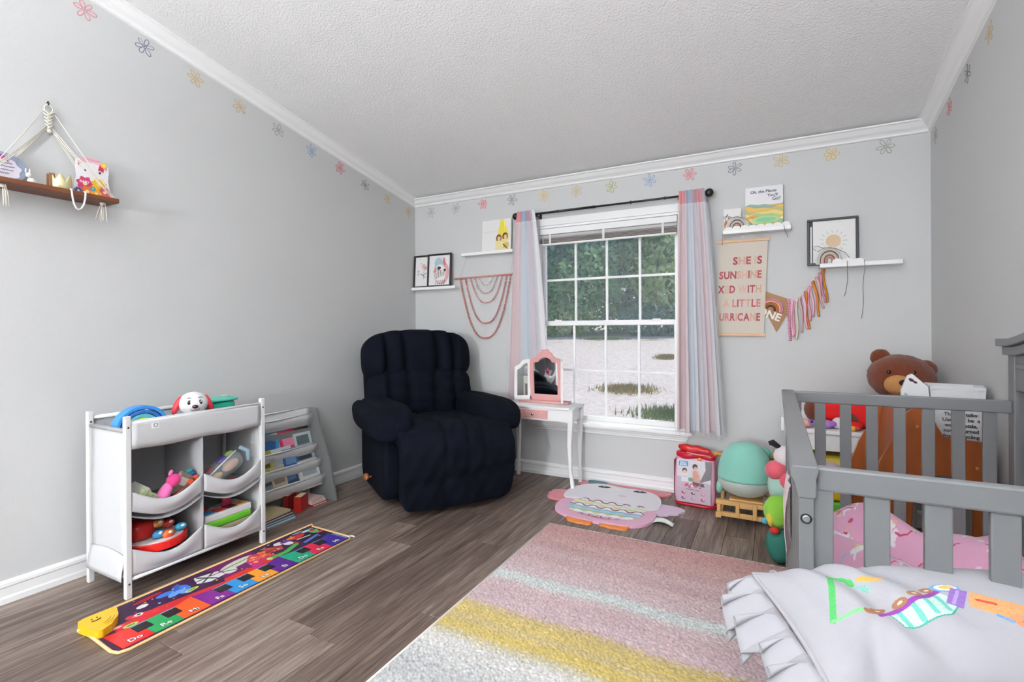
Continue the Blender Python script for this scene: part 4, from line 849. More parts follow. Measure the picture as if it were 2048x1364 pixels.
def book(label, c, h, rot, cov, page='#e8e4da', group=None, spine='x', edge=None):
    """h half sizes (thickness, length, height); cover boards on both sides, page block between, spine on -y"""
    o = thing('book', label, 'book', c, 0, group); o.rotation_euler = rot
    cm = mat('cover_'+cov.strip('#'), cov, 0.5); t = min(0.0022, h[0]*0.35)
    m = MB(); m.box(-h[0], -h[0]+t, -h[1], h[1], -h[2], h[2]); m.box(h[0]-t, h[0], -h[1], h[1], -h[2], h[2]); m.box(-h[0]+t, h[0]-t, -h[1], -h[1]+t, -h[2], h[2])
    m.build('cover', cm, o); MB().box(-h[0]+t, h[0]-t, -h[1]+t, h[1]-0.003, -h[2]+0.003, h[2]-0.003).build('pages', mat('pages_'+page.strip('#'), page, 0.9), o)
    if edge: MB().box(h[0], h[0]+0.0006, -h[1]*0.7, h[1]*0.7, -h[2]*0.1, h[2]*0.6).build('cover_print', mat('cover_'+edge.strip('#'), edge, 0.5), o)
    return o
book('black and white patterned board book in the upper left bin', (0.358, -2.135, 0.392), (0.012, 0.034, 0.045), (-0.75, 0.15, 0.15), '#4a4640', edge='#c9c4ba')
book('grey card book leaning right in the upper left bin', (0.366, -2.105, 0.395), (0.010, 0.030, 0.048), (-0.6, 0.1, 0.1), '#8a7a70', edge='#ded8d2')
b = bxs('toy_car', 'dark blue and teal toy at the right of the upper left bin', 'toy', (0.345, -2.062, 0.418), (0.022, 0.030, 0.016), (0.3, 0.2, 0.1), colm('tblue', '#25588a'), 0.008)
MB().ell((0, 0.01, 0.018), (0.012, 0.016, 0.010), 10, 8).build('cab', colm('tteal', '#2b8f86'), b)
b = bxs('toy_block', 'glossy orange red toy at the right edge of the upper left bin', 'toy', (0.378, -2.057, 0.400), (0.012, 0.028, 0.012), (0.55, 0.0, 0.1), colm('tor', '#c8502f', 0.25), 0.008)
MB().box(-0.0125, 0.0125, -0.004, 0.004, -0.0125, 0.0125).build('stripe', colm('tor2', '#7a2a1c', 0.3), b)
b = bxs('wooden_toy', 'brown toy block with red end in the upper left bin', 'toy', (0.386, -2.105, 0.368), (0.010, 0.030, 0.012), (0.45, 0, 0), colm('tbrown', '#6a4030'), 0.005)
MB().ell((0.003, -0.03, 0), (0.010, 0.012, 0.010), 10, 8).build('red_end', colm('tred', '#b02a28', 0.3), b)
aq = MB().rbox((0.392, -2.140, 0.350), (0.012, 0.024, 0.008), 3, 6).build('aqua_toy', colm('aqua', '#9fd0d0', 0.4)); tag(aq, 'small aqua toy at the front rim of the upper left bin', 'toy')
# upper right: clear zip bag of play food
zbag = thing('zip_bag', 'clear plastic zip bag with toy food in the upper right bin', 'bag', (0.345, -1.905, 0.410)); zbag.rotation_euler = (0.42, -0.1, 0)
MB().rbox((0, 0, 0), (0.042, 0.105, 0.052), 3.0, 14, lambda P: P*np.stack([1+0*P[:, 0], 1+0*P[:, 0], 0.65+0.35*(P[:, 1]+1)/2], 1)).build('film', thin('clear_film', '#dfe9ef', 0.22, 0.12), zbag)
MB().tube([(0.03, -0.10, 0.012), (0.036, -0.02, 0.030), (0.034, 0.08, 0.046)], 0.004, 6).build('zipper', colm('zipw', '#dfe3e6', 0.4), zbag)
MB().ell((0.018, -0.055, -0.012), (0.018, 0.040, 0.018), 14, 10).build('toy_bread', colm('bread', '#dcb878', 0.7), zbag); MB().ell((0.016, 0.035, -0.006), (0.016, 0.045, 0.024), 14, 10).build('toy_pastry', colm('pastry', '#d8b09a', 0.7), zbag)
MB().ell((0.0, -0.05, 0.026), (0.018, 0.026, 0.014), 12, 8).build('toy_tomato', colm('tom', '#8e2430', 0.5), zbag); MB().ell((0.0, 0.018, 0.036), (0.018, 0.028, 0.014), 12, 8).build('toy_plum', colm('plum', '#4a2f8f', 0.5), zbag)
MB().ell((0.0, 0.062, 0.040), (0.016, 0.022, 0.012), 12, 8).build('toy_pepper', colm('pep', '#8fae4c', 0.5), zbag); MB().tube([(0.03, 0.105, 0.05), (0.035, 0.13, 0.01), (0.03, 0.115, -0.035)], 0.010, 8).build('handle', thin('clear_handle', '#a9cfe0', 0.5, 0.2), zbag)
ft = MB().rbox((0.375, -1.92, 0.352), (0.018, 0.085, 0.007), 4, 6).build('tray_toy', colm('dkred', '#7a1f28', 0.4)); tag(ft, 'flat dark red toy under the zip bag in the upper right bin', 'toy')
# lower left: red toy boat
bt = thing('toy_boat', 'red toy boat with white deck and animal figures in the lower left bin', 'toy boat', (0.310, -2.180, 0.150), math.radians(4))
hull = [(0.105*math.cos(t), 0.125*math.sin(t)*(1.0 if math.sin(t) > 0 else 0.95)) for t in [2*PI*k/28 for k in range(28)]]
MB().prism(hull, 0.0, 0.030).build('hull', colm('boatred', '#e0231e', 0.3), bt, bevel=0.010, seg=3); MB().prism([(x*0.88, y*0.88) for x, y in hull], 0.028, 0.036).build('deck', colm('deckw', '#ece8e6', 0.5), bt)
MB().rbox((-0.02, -0.055, 0.075), (0.055, 0.050, 0.042), 3, 10).build('cabin', colm('boatred2', '#b51d1a', 0.35), bt); MB().ell((-0.01, -0.035, 0.118), (0.02, 0.022, 0.012), 12, 8).build('lid', colm('boatgreen', '#33572f', 0.4), bt)
for (x, y, z, c, n_) in ((0.058, -0.02, 0.056, '#3d8fc4', 'whale'), (0.072, 0.012, 0.050, '#e2622a', 'crab'), (0.056, 0.075, 0.054, '#2f97bd', 'octopus'), (0.02, 0.045, 0.075, '#c8302a', 'lever'), (0.02, 0.0, 0.088, '#d98a3a', 'lion')):
    f_ = MB().ell((x, y, z), (0.018, 0.026, 0.017), 14, 10).build(n_+'_figure', colm('boat'+n_, c, 0.35), bt)
    MB().ell((x+0.016, y, z+0.009), (0.005, 0.009, 0.006), 10, 6).build('face_patch', colm('shinew', '#f3f1ee', 0.4), f_)
bb = MB().ell((0.375, -2.185, 0.118), (0.020, 0.035, 0.016), 14, 10).build('toy_ball', colm('cyanb', '#3fa7c9', 0.4)); tag(bb, 'small blue toy poking out under the red toy boat', 'toy')
# lower right: white and green activity box
ab = thing('activity_box', 'white and green toy box with coloured flaps in lower right bin', 'toy', (0.320, -1.895, 0.128), math.radians(3))
MB().box(-0.065, 0.065, -0.115, 0.115, 0.0, 0.022).build('base', colm('abeige', '#b8a890', 0.6), ab, bevel=0.004); MB().box(-0.07, 0.068, -0.118, 0.118, 0.020, 0.058).build('green_band', colm('abgreen', '#63b52c', 0.35), ab, bevel=0.012, seg=3)
MB().box(-0.066, 0.064, -0.118, 0.118, 0.056, 0.088).build('white_top', colm('abw', '#e4e2e0', 0.4), ab, bevel=0.005)
for k, c in enumerate(('#4f86b4', '#b93a34', '#4a1f2a', '#c98a4f')): MB().box(0.0, 0.05, -0.108+k*0.055, -0.060+k*0.055, 0.088, 0.092).build('key', colm('abk%d' % k, c, 0.4), ab, bevel=0.001)
MB().box(-0.004, 0.004, 0.005, 0.055, 0.088, 0.135).build('flap', colm('abflap', '#a31f45', 0.35), ab, bevel=0.006)
MB().ell((-0.03, -0.07, 0.092), (0.018, 0.03, 0.012), 10, 8).build('knob', colm('abkn', '#8a2f2a', 0.4), ab)
# ================================================================== BOOK RACK AND BOOKS
RK = mat('rack_grey', '#7d7e7f', 0.5); SLG = mat('sling_cotton', '#d4d4d4', 0.9, bump=0.0005, bscale=300); DOW = mat('dowel_white', '#ececec', 0.5)
rk = thing('book_rack', 'grey sling book rack with four white fabric tiers by the left wall', 'book rack', (0, 0, 0))
sp = [(0.020, 0), (0.254, 0), (0.246, 0.05), (0.221, 0.153), (0.186, 0.276), (0.12, 0.446), (0.082, 0.57), (0.020, 0.57)]
RYA, RYB = -1.700, -1.105
for y in (RYA, RYB): MB().prism(sp, 0, 0.012, frame((1,0,0), (0,0,1), (0,-1,0), (0, y, 0))).build('side_panel', RK, rk, bevel=0.003)
MB().box(0.02, 0.032, RYA, RYB-0.012, 0.40, 0.44).build('back_rail', RK, rk)
TIERS = [(0.048, 0.532), (0.090, 0.346), (0.126, 0.256), (0.157, 0.160)]
for x, z in TIERS:
    tr_ = MB()
    prof = [(x, z), (x-0.006, z-0.03), (x-0.014, z-0.055), (x-0.030, z-0.072), (max(0.03, x-0.055), z-0.068), (max(0.024, x-0.066), z-0.03), (max(0.022, x-0.074), z+0.04)]
    MB().sheet(lambda u, v: Vector((prof[int(round(v*6))][0]+0.004*math.sin(u*9), RYA+0.002+(RYB-0.014-RYA)*u, prof[int(round(v*6))][1]-0.004*math.sin(PI*u))), 14, 6, flip=True).build('sling', SLG, rk, solid=0.0015)
    for a, b in (prof[0], prof[-1]): MB().tube([(a, RYA+0.001, b), (a, RYB-0.013, b)], 0.005, 8).build('dowel', DOW, rk)
def rackbooks(tier, items, lean=-0.30):
    x, z = TIERS[tier]
    for (y, hl, hh, th, cov, edge, lb, dx, twist) in items:
        hh = min(hh+0.008, 0.090); zz = z-0.066+hh*math.cos(lean); xx = x-0.026+dx+hh*math.sin(lean)
        o = book(lb, (max(0.03, xx), y, zz), (th, hl, hh), (twist, lean, 0), cov, edge=edge, group='books in the book rack')
rackbooks(1, [(-1.62, 0.055, 0.085, 0.005, '#c85a2a', '#e3a04a', 'orange book at the left end of the second tier', 0.0, 0.06), (-1.60, 0.05, 0.098, 0.004, '#4c8a3a', '#a8442f', 'green and red book behind the orange one on the second tier', -0.014, 0.0), (-1.47, 0.085, 0.108, 0.005, '#1f4590', '#e8e8ee', 'tall dark blue book on the second tier', -0.016, -0.02),
              (-1.44, 0.075, 0.082, 0.004, '#4d8fc0', '#2a5c96', 'light blue book leaning forward on the second tier', 0.004, -0.25), (-1.35, 0.07, 0.096, 0.005, '#c9cfd4', '#9fb3c4', 'pale grey book in the middle of the second tier', -0.006, 0.03), (-1.29, 0.055, 0.094, 0.006, '#d23a62', '#e98aa6', 'bright pink book on the second tier', 0.0, 0.05),
              (-1.20, 0.075, 0.110, 0.005, '#e6dfe2', '#d79aa8', 'tall white and pink book at the right of second tier', -0.012, 0.0), (-1.185, 0.06, 0.088, 0.004, '#4a4a46', '#6e6e68', 'charcoal book at the right of the second tier', -0.002, 0.0), (-1.19, 0.065, 0.074, 0.004, '#c4cdd0', '#5a6870', 'pale patterned book in front on the second tier', 0.008, 0.02)])
rackbooks(2, [(-1.60, 0.06, 0.088, 0.006, '#d8d2cc', '#b9a79a', 'cream book at the left end of the third tier', 0.0, 0.03), (-1.50, 0.075, 0.082, 0.006, '#b9b04a', '#57561e', 'olive yellow book with dark lettering on third tier', 0.002, 0.02), (-1.37, 0.085, 0.088, 0.005, '#dededb', '#a9b0b4', 'white printed book on the third tier', 0.0, 0.02), (-1.31, 0.05, 0.074, 0.004, '#3f67a0', '#6f93c0', 'small blue book on the third tier', 0.008, 0.0), (-1.21, 0.08, 0.076, 0.005, '#a9b2b8', '#3a4048', 'thin grey book at the right of the third tier', 0.004, 0.02)])
rackbooks(3, [(-1.61, 0.06, 0.092, 0.005, '#b9968a', '#8a837c', 'brown book at the left end of the fourth tier', 0.0, 0.0), (-1.49, 0.085, 0.098, 0.005, '#8f9ca0', '#4f5a5c', 'large teal grey patterned book on the fourth tier', 0.0, 0.10), (-1.41, 0.05, 0.082, 0.005, '#c5b6a6', '#8f7f70', 'tan book in the middle of the fourth tier', 0.006, 0.03), (-1.33, 0.05, 0.078, 0.004, '#33455e', '#5b718c', 'dark navy book in the middle of the fourth tier', 0.004, 0.12), (-1.23, 0.07, 0.090, 0.006, '#e9e9e6', '#b8c2c8', 'thick white book at the right of the fourth tier', 0.0, 0.0), (-1.20, 0.075, 0.078, 0.005, '#dcdcd8', '#9aa6ae', 'thin white book in front on the fourth tier', 0.010, 0.0)])
# books lying and standing on the floor under the rack
book('red boxed board book standing open under the book rack', (0.190, -1.325, 0.046), (0.022, 0.048, 0.045), (0, 0, 0.45), '#b3241d', page='#cfc9a0', group='books under the rack')
book('dark red book behind the red boxed one under the rack', (0.135, -1.360, 0.050), (0.016, 0.045, 0.048), (0, 0, 0.35), '#7a1d18', page='#b48a5a', group='books under the rack')
for k, (y, x, z, c, lb) in enumerate(((-1.21, 0.160, 0.006, '#a8232a', 'bottom red book lying flat right of the boxed book'), (-1.212, 0.150, 0.018, '#e3d4d2', 'middle pale pink book of the flat pile by the boxed book'), (-1.216, 0.145, 0.030, '#d9b9b6', 'top pink book of the flat pile by the boxed book'))): book(lb, (x, y, z), (0.006, 0.055, 0.060), (0, PI/2, 0.05*k), c, group='books under the rack')
for k, (y, x, z, c, lb) in enumerate(((-1.52, 0.190, 0.006, '#6fa3c4', 'light blue book at the bottom of the flat pile behind the organizer'), (-1.525, 0.185, 0.018, '#2c4a5c', 'dark teal book in the flat pile behind the organizer'), (-1.53, 0.180, 0.030, '#5c2a26', 'maroon book in the flat pile behind the organizer'), (-1.535, 0.170, 0.043, '#c4b48a', 'cream book on top of the flat pile behind the organizer'))): book(lb, (x, y, z), (0.006, 0.095, 0.080), (0, PI/2+(0.04 if k == 3 else 0), 0.04*k), c, page='#d8dcd8', group='books under the rack')
# ================================================================== PIANO MAT
pm = thing('piano_mat', 'colourful musical floor mat with letter keys in front of the organizer', 'play mat', (0, 0, 0.0))
MY0, MY1, MX0, MX1 = -2.530, -1.480, 0.437, 0.778
outl = [(MX0, -2.40), (MX0+0.004, MY1+0.02), (MX0+0.03, MY1), (MX1-0.03, MY1-0.008), (MX1-0.004, MY1-0.03), (MX1, MY0+0.035), (MX1-0.012, MY0+0.008), (MX1-0.04, MY0), (0.55, MY0+0.012), (0.50, -2.500)]
MB().prism(outl, 0.0, 0.004).build('backing', colm('matback', '#3a1c3a', 0.8), pm)
MB().tube([(x, y, 0.0045) for x, y in outl], 0.0055, 6, closed=True).build('piping', colm('matpipe', '#e6bd86', 0.7), pm)
def mat_draw(p):   # X along the wall-to-room direction, Y along the mat (0 near .. 1.03 far)
    p.rect(0, 0.19, 0, 1.05, '#37163f'); p.rect(0, 0.19, 0.45, 0.66, '#6d1d5e'); p.rect(0, 0.19, 0.86, 1.05, '#241433')
    p.poly([(0.19, 0.02), (0.14, 0.05), (0.13, 0.18), (0.155, 0.34), (0.17, 0.42), (0.19, 0.44)], '#c3222c'); p.stroke([(0.12, 0.10), (0.15, 0.17)], 0.030, '#d3282c'); p.ell(0.125, 0.125, 0.012, 0.014, '#f0e8e6'); p.ell(0.125, 0.125, 0.006, 0.007, '#151515')
    p.ell(0.03, 0.20, 0.010, 0.055, '#c9262c', 0.1); p.ell(0.03, 0.20, 0.004, 0.045, '#5a1220', 0.1); p.ell(0.075, 0.16, 0.014, 0.02, '#ece8ea')
    for k, (x, y) in enumerate(((0.06, 0.25), (0.085, 0.275), (0.05, 0.30), (0.075, 0.32), (0.10, 0.30))): p.ell(x, y, 0.017, 0.034, ['#3f74cf', '#5f9be6', '#2f58b0'][k % 3], 0.5*k)
    p.ell(0.15, 0.045, 0.013, 0.024, '#d84a52'); p.ell(0.175, 0.075, 0.013, 0.024, '#a9c45a'); p.ell(0.15, 0.045, 0.005, 0.014, '#f5e6e4'); p.ell(0.175, 0.075, 0.005, 0.014, '#3d6a2a')
    p.ell(0.115, 0.325, 0.011, 0.028, '#d7cf4a', 0.1); p.ell(0.115, 0.325, 0.006, 0.02, '#4d9c3c', 0.1)
    p.poly([(0.03, 0.38), (0.055, 0.47), (0.11, 0.47), (0.12, 0.40), (0.09, 0.36)], '#e6e2e2'); p.stroke([(0.04, 0.39), (0.11, 0.43)], 0.010, '#18181c'); p.stroke([(0.05, 0.45), (0.10, 0.38)], 0.008, '#18181c'); p.stroke([(0.07, 0.36), (0.075, 0.47)], 0.007, '#18181c')
    p.poly([(0.19, 0.42), (0.15, 0.44), (0.15, 0.54), (0.17, 0.58), (0.19, 0.58)], '#d8301f'); p.ell(0.06, 0.56, 0.030, 0.085, '#d5d8be', 0.12); p.stroke([(0.07, 0.48), (0.055, 0.63)], 0.006, '#3b5a3a'); p.ell(0.10, 0.50, 0.026, 0.030, '#dcd9d4', 0.5); p.stroke([(0.085, 0.48), (0.12, 0.53)], 0.006, '#202024')
    p.poly([(0.09, 0.58), (0.04, 0.63), (0.06, 0.68), (0.12, 0.68), (0.19, 0.64), (0.19, 0.56)], '#c0217c'); p.dots(26, (0.05, 0.13, 0.60, 0.69), 0.010, ['#e2662a', '#f09a3c', '#d63a2a'], 3); p.poly([(0.19, 0.60), (0.14, 0.60), (0.13, 0.70), (0.19, 0.70)], '#c92335')
    p.stroke([(0.155, 0.66), (0.16, 0.74), (0.13, 0.82)], 0.026, '#46a648'); p.ell(0.155, 0.655, 0.016, 0.012, '#a6d27a')
    p.poly([(0.03, 0.70), (0.10, 0.69), (0.12, 0.75), (0.08, 0.78)], '#a8313c'); p.stroke([(0.03, 0.70), (0.11, 0.76)], 0.008, '#d9692f'); p.stroke([(0.09, 0.69), (0.07, 0.78)], 0.005, '#5a1422')
    p.ell(0.05, 0.78, 0.020, 0.024, '#e6e2e6'); p.ell(0.085, 0.81, 0.026, 0.020, '#e9e7e8', 0.4); p.ell(0.055, 0.82, 0.016, 0.032, '#5a2a8c'); p.ell(0.12, 0.83, 0.006, 0.016, '#c93a2a')
    p.ell(0.06, 0.885, 0.022, 0.045, '#c8321f', 0.2); p.ell(0.045, 0.855, 0.012, 0.026, '#ef7a36'); p.stroke([(0.09, 0.86), (0.10, 0.93)], 0.008, '#e9e4da'); p.stroke([(0.15, 0.86), (0.13, 0.95)], 0.018, '#5b74c8')
    p.ell(0.02, 0.915, 0.009, 0.032, '#8e8fc8'); p.ell(0.04, 0.955, 0.012, 0.026, '#bfe3ea'); p.ell(0.075, 0.975, 0.030, 0.022, '#5fae52'); p.ell(0.06, 0.975, 0.014, 0.012, '#c33a2f'); p.stroke([(0.03, 0.99), (0.045, 1.01)], 0.01, '#bcd2e0'); p.ell(0.11, 1.0, 0.010, 0.034, '#d5394a')
    p.dots(40, (0.0, 0.16, 0.0, 1.0), 0.004, ['#f0d9e6', '#e85a9a', '#f2d24a', '#7ac8f0'], 5)
    p.rect(0.19, 0.40, 0, 1.05, '#6f93b8')
printed('picture_panel', lambda X, Y: np.stack([MX0+0.012+X, MY0+0.035+Y+np.where(X < 0.1, 0.1*(0.1-X)*np.clip(0.3-Y, 0, 1)*3.3, 0), 0.0046+0*X], 1), 0.30, 1.00, 150, 480, '#37163f', mat_draw, painted('mat_print', 0.55), pm).data.flip_normals()
KC = ['#e0231f', '#1f9a54', '#ef5a1c', '#7d1b86', '#2a8fd6', '#f09a22', '#571a86', '#16a077', '#d81f4c', '#3b2492']; KN = ['Do', 'Re', 'Mi', 'Fa', 'So', 'La', 'Si', 'Do', 'Re', 'Mi']
BKEY = [1, 1, 0, 1, 1, 1, 0, 1, 1, 0]; kx0, kx1 = 0.622, 0.758; kp = 0.0997
LET = colm('matletter', '#f4f2f2', 0.5)
for k in range(10):
    y0 = -2.506+k*kp+0.0015; y1 = y0+kp-0.003; right_cut = BKEY[k]; left_cut = k > 0 and BKEY[k-1]
    xc = 0.702
    P = [(kx1, y0), (kx1, y1)]
    P += [(xc, y1), (xc, y1-0.026), (kx0+0.02, y1-0.026)] if right_cut else [(kx0, y1)]
    P += [(kx0+(0.02 if left_cut else 0.0), y0+0.026), (xc, y0+0.026), (xc, y0)] if left_cut else [(kx0+0.004, y0)]
    ky = MB().prism(P, 0.0046, 0.0068).build('key', colm('matkey%d' % k, KC[k], 0.35), pm, bevel=0.0012)
    lettering(KN[k], 0.034, floor_M(0.732, (y0+y1)/2, 0.0070), BLACKP, ky, bold=0.0022, depth=0.0001)
    lettering(KN[k], 0.034, floor_M(0.732, (y0+y1)/2, 0.0074), LET, ky, bold=0.0006, depth=0.0001)
    if right_cut: MB().prism([(0.650, y1-0.024), (0.700, y1-0.024), (0.700, y1+0.026), (0.650, y1+0.026)], 0.0046, 0.0072).build('black_key', colm('matblack', '#161216', 0.3), pm, bevel=0.0012)
cbx = MB().prism([(0.478, -2.500), (0.486, -2.522), (0.510, -2.530), (0.612, -2.520), (0.622, -2.505), (0.606, -2.470), (0.570, -2.436), (0.548, -2.424), (0.500, -2.408), (0.484, -2.414)], 0.002, 0.032).build('control_box', colm('boxyellow', '#eab416', 0.4), pm, bevel=0.006, seg=3)
for r in (0.045, 0.056, 0.067): MB().tube([(0.530+r*math.cos(t), -2.490+r*math.sin(t), 0.0325) for t in [0.1+0.13*i for i in range(9)]], 0.0012, 5).build('speaker_slot', colm('boxyellow2', '#c9920c', 0.5), cbx)
for x, y in ((0.514, -2.492), (0.514, -2.476)): MB().ell((x, y, 0.0325), (0.004, 0.003, 0.0012), 10, 6).build('face_eye', BLACKP, cbx)
MB().tube([(0.531, -2.499, 0.0325), (0.536, -2.490, 0.0325), (0.535, -2.480, 0.0325), (0.530, -2.471, 0.0325)], 0.0022, 5).build('face_smile', BLACKP, cbx)
MB().box(0.512, 0.522, -2.5345, -2.528, 0.010, 0.018).build('switch', colm('swy', '#f2d98a', 0.5), cbx)
MB().tube([(0.745, MY1-0.014, 0.006), (0.757, MY1+0.004, 0.006), (0.775, MY1+0.002, 0.005)], 0.004, 6).build('loop_tag', colm('loopw', '#ececec', 0.7), pm)
# ================================================================== OWL RUG
ow = thing('owl_rug', 'pink and white owl shaped rug lying under the window', 'rug', (0, 0, 0))
OWW = mat('owl_white', '#e9e4ea', 0.9, sheen=0.2); OWP = mat('owl_pink', '#dfa9c2', 0.9, sheen=0.2); OWR = mat('owl_coral', '#d9808a', 0.9, sheen=0.2); OWO = mat('owl_orange', '#e08a4a', 0.85); OWL = mat('owl_lilac', '#dcc0d8', 0.9, sheen=0.2)
def smooth(P, it=2):
    for _ in range(it):
        Q = []
        for i in range(len(P)):
            a, b = P[i], P[(i+1) % len(P)]; Q += [(0.75*a[0]+0.25*b[0], 0.75*a[1]+0.25*b[1]), (0.25*a[0]+0.75*b[0], 0.25*a[1]+0.75*b[1])]
        P = Q
    return P
def owp(name, P, z0, z1, m, parent=None, it=2, bevel=0.003): return MB().prism(smooth(P, it), z0, z1).build(name, m, parent or ow, bevel=bevel)
owp('head_tuft', [(1.50, -0.15), (1.49, -0.075), (1.53, -0.04), (1.68, -0.045), (1.90, -0.045), (2.06, -0.045), (2.115, -0.06), (2.10, -0.115), (2.03, -0.15), (1.8, -0.16), (1.6, -0.16)], 0, 0.010, OWR)
for nm, P in (('left_foot', [(1.640, -0.71), (1.80, -0.715), (1.812, -0.765), (1.785, -0.787), (1.752, -0.774), (1.728, -0.786), (1.698, -0.772), (1.664, -0.774)]), ('right_foot', [(1.835, -0.715), (2.0, -0.695), (2.006, -0.752), (1.975, -0.774), (1.945, -0.762), (1.918, -0.776), (1.885, -0.762), (1.850, -0.764)])):
    owp('foot', P, 0, 0.010, OWO, it=1)
owp('wing', [(1.56, -0.30), (1.45, -0.29), (1.39, -0.33), (1.405, -0.365), (1.385, -0.39), (1.415, -0.425), (1.405, -0.455), (1.45, -0.487), (1.56, -0.475)], 0, 0.011, OWR, it=1)
owp('wing', [(2.03, -0.30), (2.14, -0.295), (2.21, -0.31), (2.24, -0.35), (2.215, -0.385), (2.205, -0.42), (2.165, -0.435), (2.150, -0.468), (2.05, -0.48)], 0, 0.011, OWL, it=1)
owp('body', [(1.53, -0.43), (1.515, -0.55), (1.535, -0.64), (1.60, -0.705), (1.69, -0.735), (1.80, -0.742), (1.90, -0.738), (2.01, -0.725), (2.085, -0.66), (2.105, -0.56), (2.095, -0.43), (1.95, -0.34), (1.7, -0.34)], 0, 0.014, OWP)
owp('head', [(1.49, -0.33), (1.50, -0.23), (1.545, -0.155), (1.62, -0.095), (1.70, -0.085), (1.80, -0.118), (1.90, -0.105), (2.0, -0.13), (2.065, -0.20), (2.095, -0.32), (2.09, -0.43), (2.0, -0.47), (1.8, -0.42), (1.6, -0.43), (1.51, -0.45)], 0, 0.018, OWW)
owp('bow', [(1.545, -0.055), (1.60, -0.04), (1.68, -0.05), (1.695, -0.085), (1.62, -0.10), (1.56, -0.10)], 0.010, 0.0195, colm('owlbow', '#5e828c', 0.8), it=1)
def belly_draw(p):
    z = 0.010*np.sign(np.sin(p.X*2*PI/0.085))*np.abs(np.sin(p.X*2*PI/0.085))**0.7
    f = p.Y+z
    for d, c in ((-1, '#d9a0bb'), (0.012, '#e3e0dc'), (0.055, '#c2c795'), (0.078, '#a9c4cf'), (0.108, '#7fb4cc'), (0.128, '#e9e6ea'), (0.150, '#9c5c72'), (0.160, '#e6e4e2'), (0.19, '#cfd3a2'), (0.215, '#e8e6e8'), (0.245, '#a0607a'), (0.256, '#e6e2e6')): p.put(f >= d, c)
    p.put(np.abs(f-0.010) < 0.005, '#7e2f4a'); p.put(np.abs(f-0.155) < 0.004, '#7e2f4a'); p.put(np.abs(f-0.25) < 0.004, '#7e2f4a')
def belly_fn(X, Y):
    x = X/0.44*2-1; y = Y/0.29; w = 0.225*np.sqrt(np.clip(1-(np.abs(y-0.62)/0.66)**3.2, 0.02, 1))
    return np.stack([1.815+x*w, -0.690+Y+0.02*x*x, 0.0150+0.004*np.sqrt(np.clip(1-x*x, 0, 1))+0.0025*np.sin(Y*2*PI/0.05)], 1)
printed('belly_patch', belly_fn, 0.44, 0.29, 160, 110, '#e6e2e6', belly_draw, painted('owl_print', 0.9), ow)
for cx, cy in ((1.690, -0.150), (1.925, -0.145)):
    e = owp('eye', [(cx-0.045, cy-0.012), (cx-0.02, cy+0.012), (cx+0.02, cy+0.014), (cx+0.05, cy-0.004), (cx+0.02, cy-0.022), (cx-0.02, cy-0.024)], 0.018, 0.0195, BLACKP, it=1, bevel=0)
    MB().ell((cx, cy-0.002, 0.0195), (0.007, 0.006, 0.001), 8, 6).build('eye_glint', colm('shine', '#ffffff', 0.2), e)
owp('beak', [(1.815, -0.28), (1.85, -0.268), (1.885, -0.28), (1.85, -0.298)], 0.018, 0.0195, colm('owlbeak', '#e3c4cc', 0.9), it=1, bevel=0)
tg = MB().sheet(lambda u, v: Vector((2.095+0.115*u, -0.500-0.10*v-0.05*u+0.04*u*v, 0.004+0.018*math.sin(PI*u)*abs(math.sin(v*PI*1.5)))), 8, 8).build('care_tag', colm('tagpaper', '#e8eae6', 0.8), ow, solid=0.001)
# ================================================================== ZIP BAG OF TOY BLOCKS
bg = thing('block_bag', 'pink and red printed bag of building blocks standing under the window', 'bag', (2.268, -0.170, 0.0), math.radians(-3))
BGR = colm('bagred', '#b8142c', 0.3); BGP = colm('bagpink', '#e3a9bd', 0.3)
MB().rbox((0, 0.02, 0.150), (0.118, 0.075, 0.150), 7, 10, lambda P: P*np.stack([1-0.05*np.clip(P[:, 2], 0, 1), 1-0.35*np.clip(P[:, 2], 0, 1), 1+0*P[:, 2]], 1)).build('body', BGP, bg)
MB().rbox((0, 0.02, 0.010), (0.124, 0.082, 0.012), 4, 8).build('base_trim', BGR, bg)
MB().rbox((0, 0.018, 0.298), (0.117, 0.056, 0.022), 3.5, 12, lambda P: P+np.stack([0*P[:, 0], 0.12*np.sin(P[:, 0]*5), 0.18*np.sin(P[:, 0]*4+1)], 1)).build('top_gusset', BGR, bg)
MB().rbox((-0.01, 0.030, 0.327), (0.098, 0.028, 0.022), 3, 12, lambda P: P+np.stack([0*P[:, 0], 0.2*np.sin(P[:, 0]*4), -0.5*P[:, 0]+0.1*np.sin(P[:, 0]*9)], 1)).build('top_flap', colm('bagred2', '#c41f1c', 0.35), bg)
MB().tube([(-0.045, -0.036, 0.318), (0.02, -0.040, 0.312), (0.09, -0.030, 0.308)], 0.003, 6).build('zipper', colm('bagzip', '#d8a5a5', 0.4), bg); MB().ell((0.032, -0.052, 0.288), (0.014, 0.006, 0.010), 10, 8).build('zip_pull', colm('zippull', '#e08a3a', 0.4), bg)
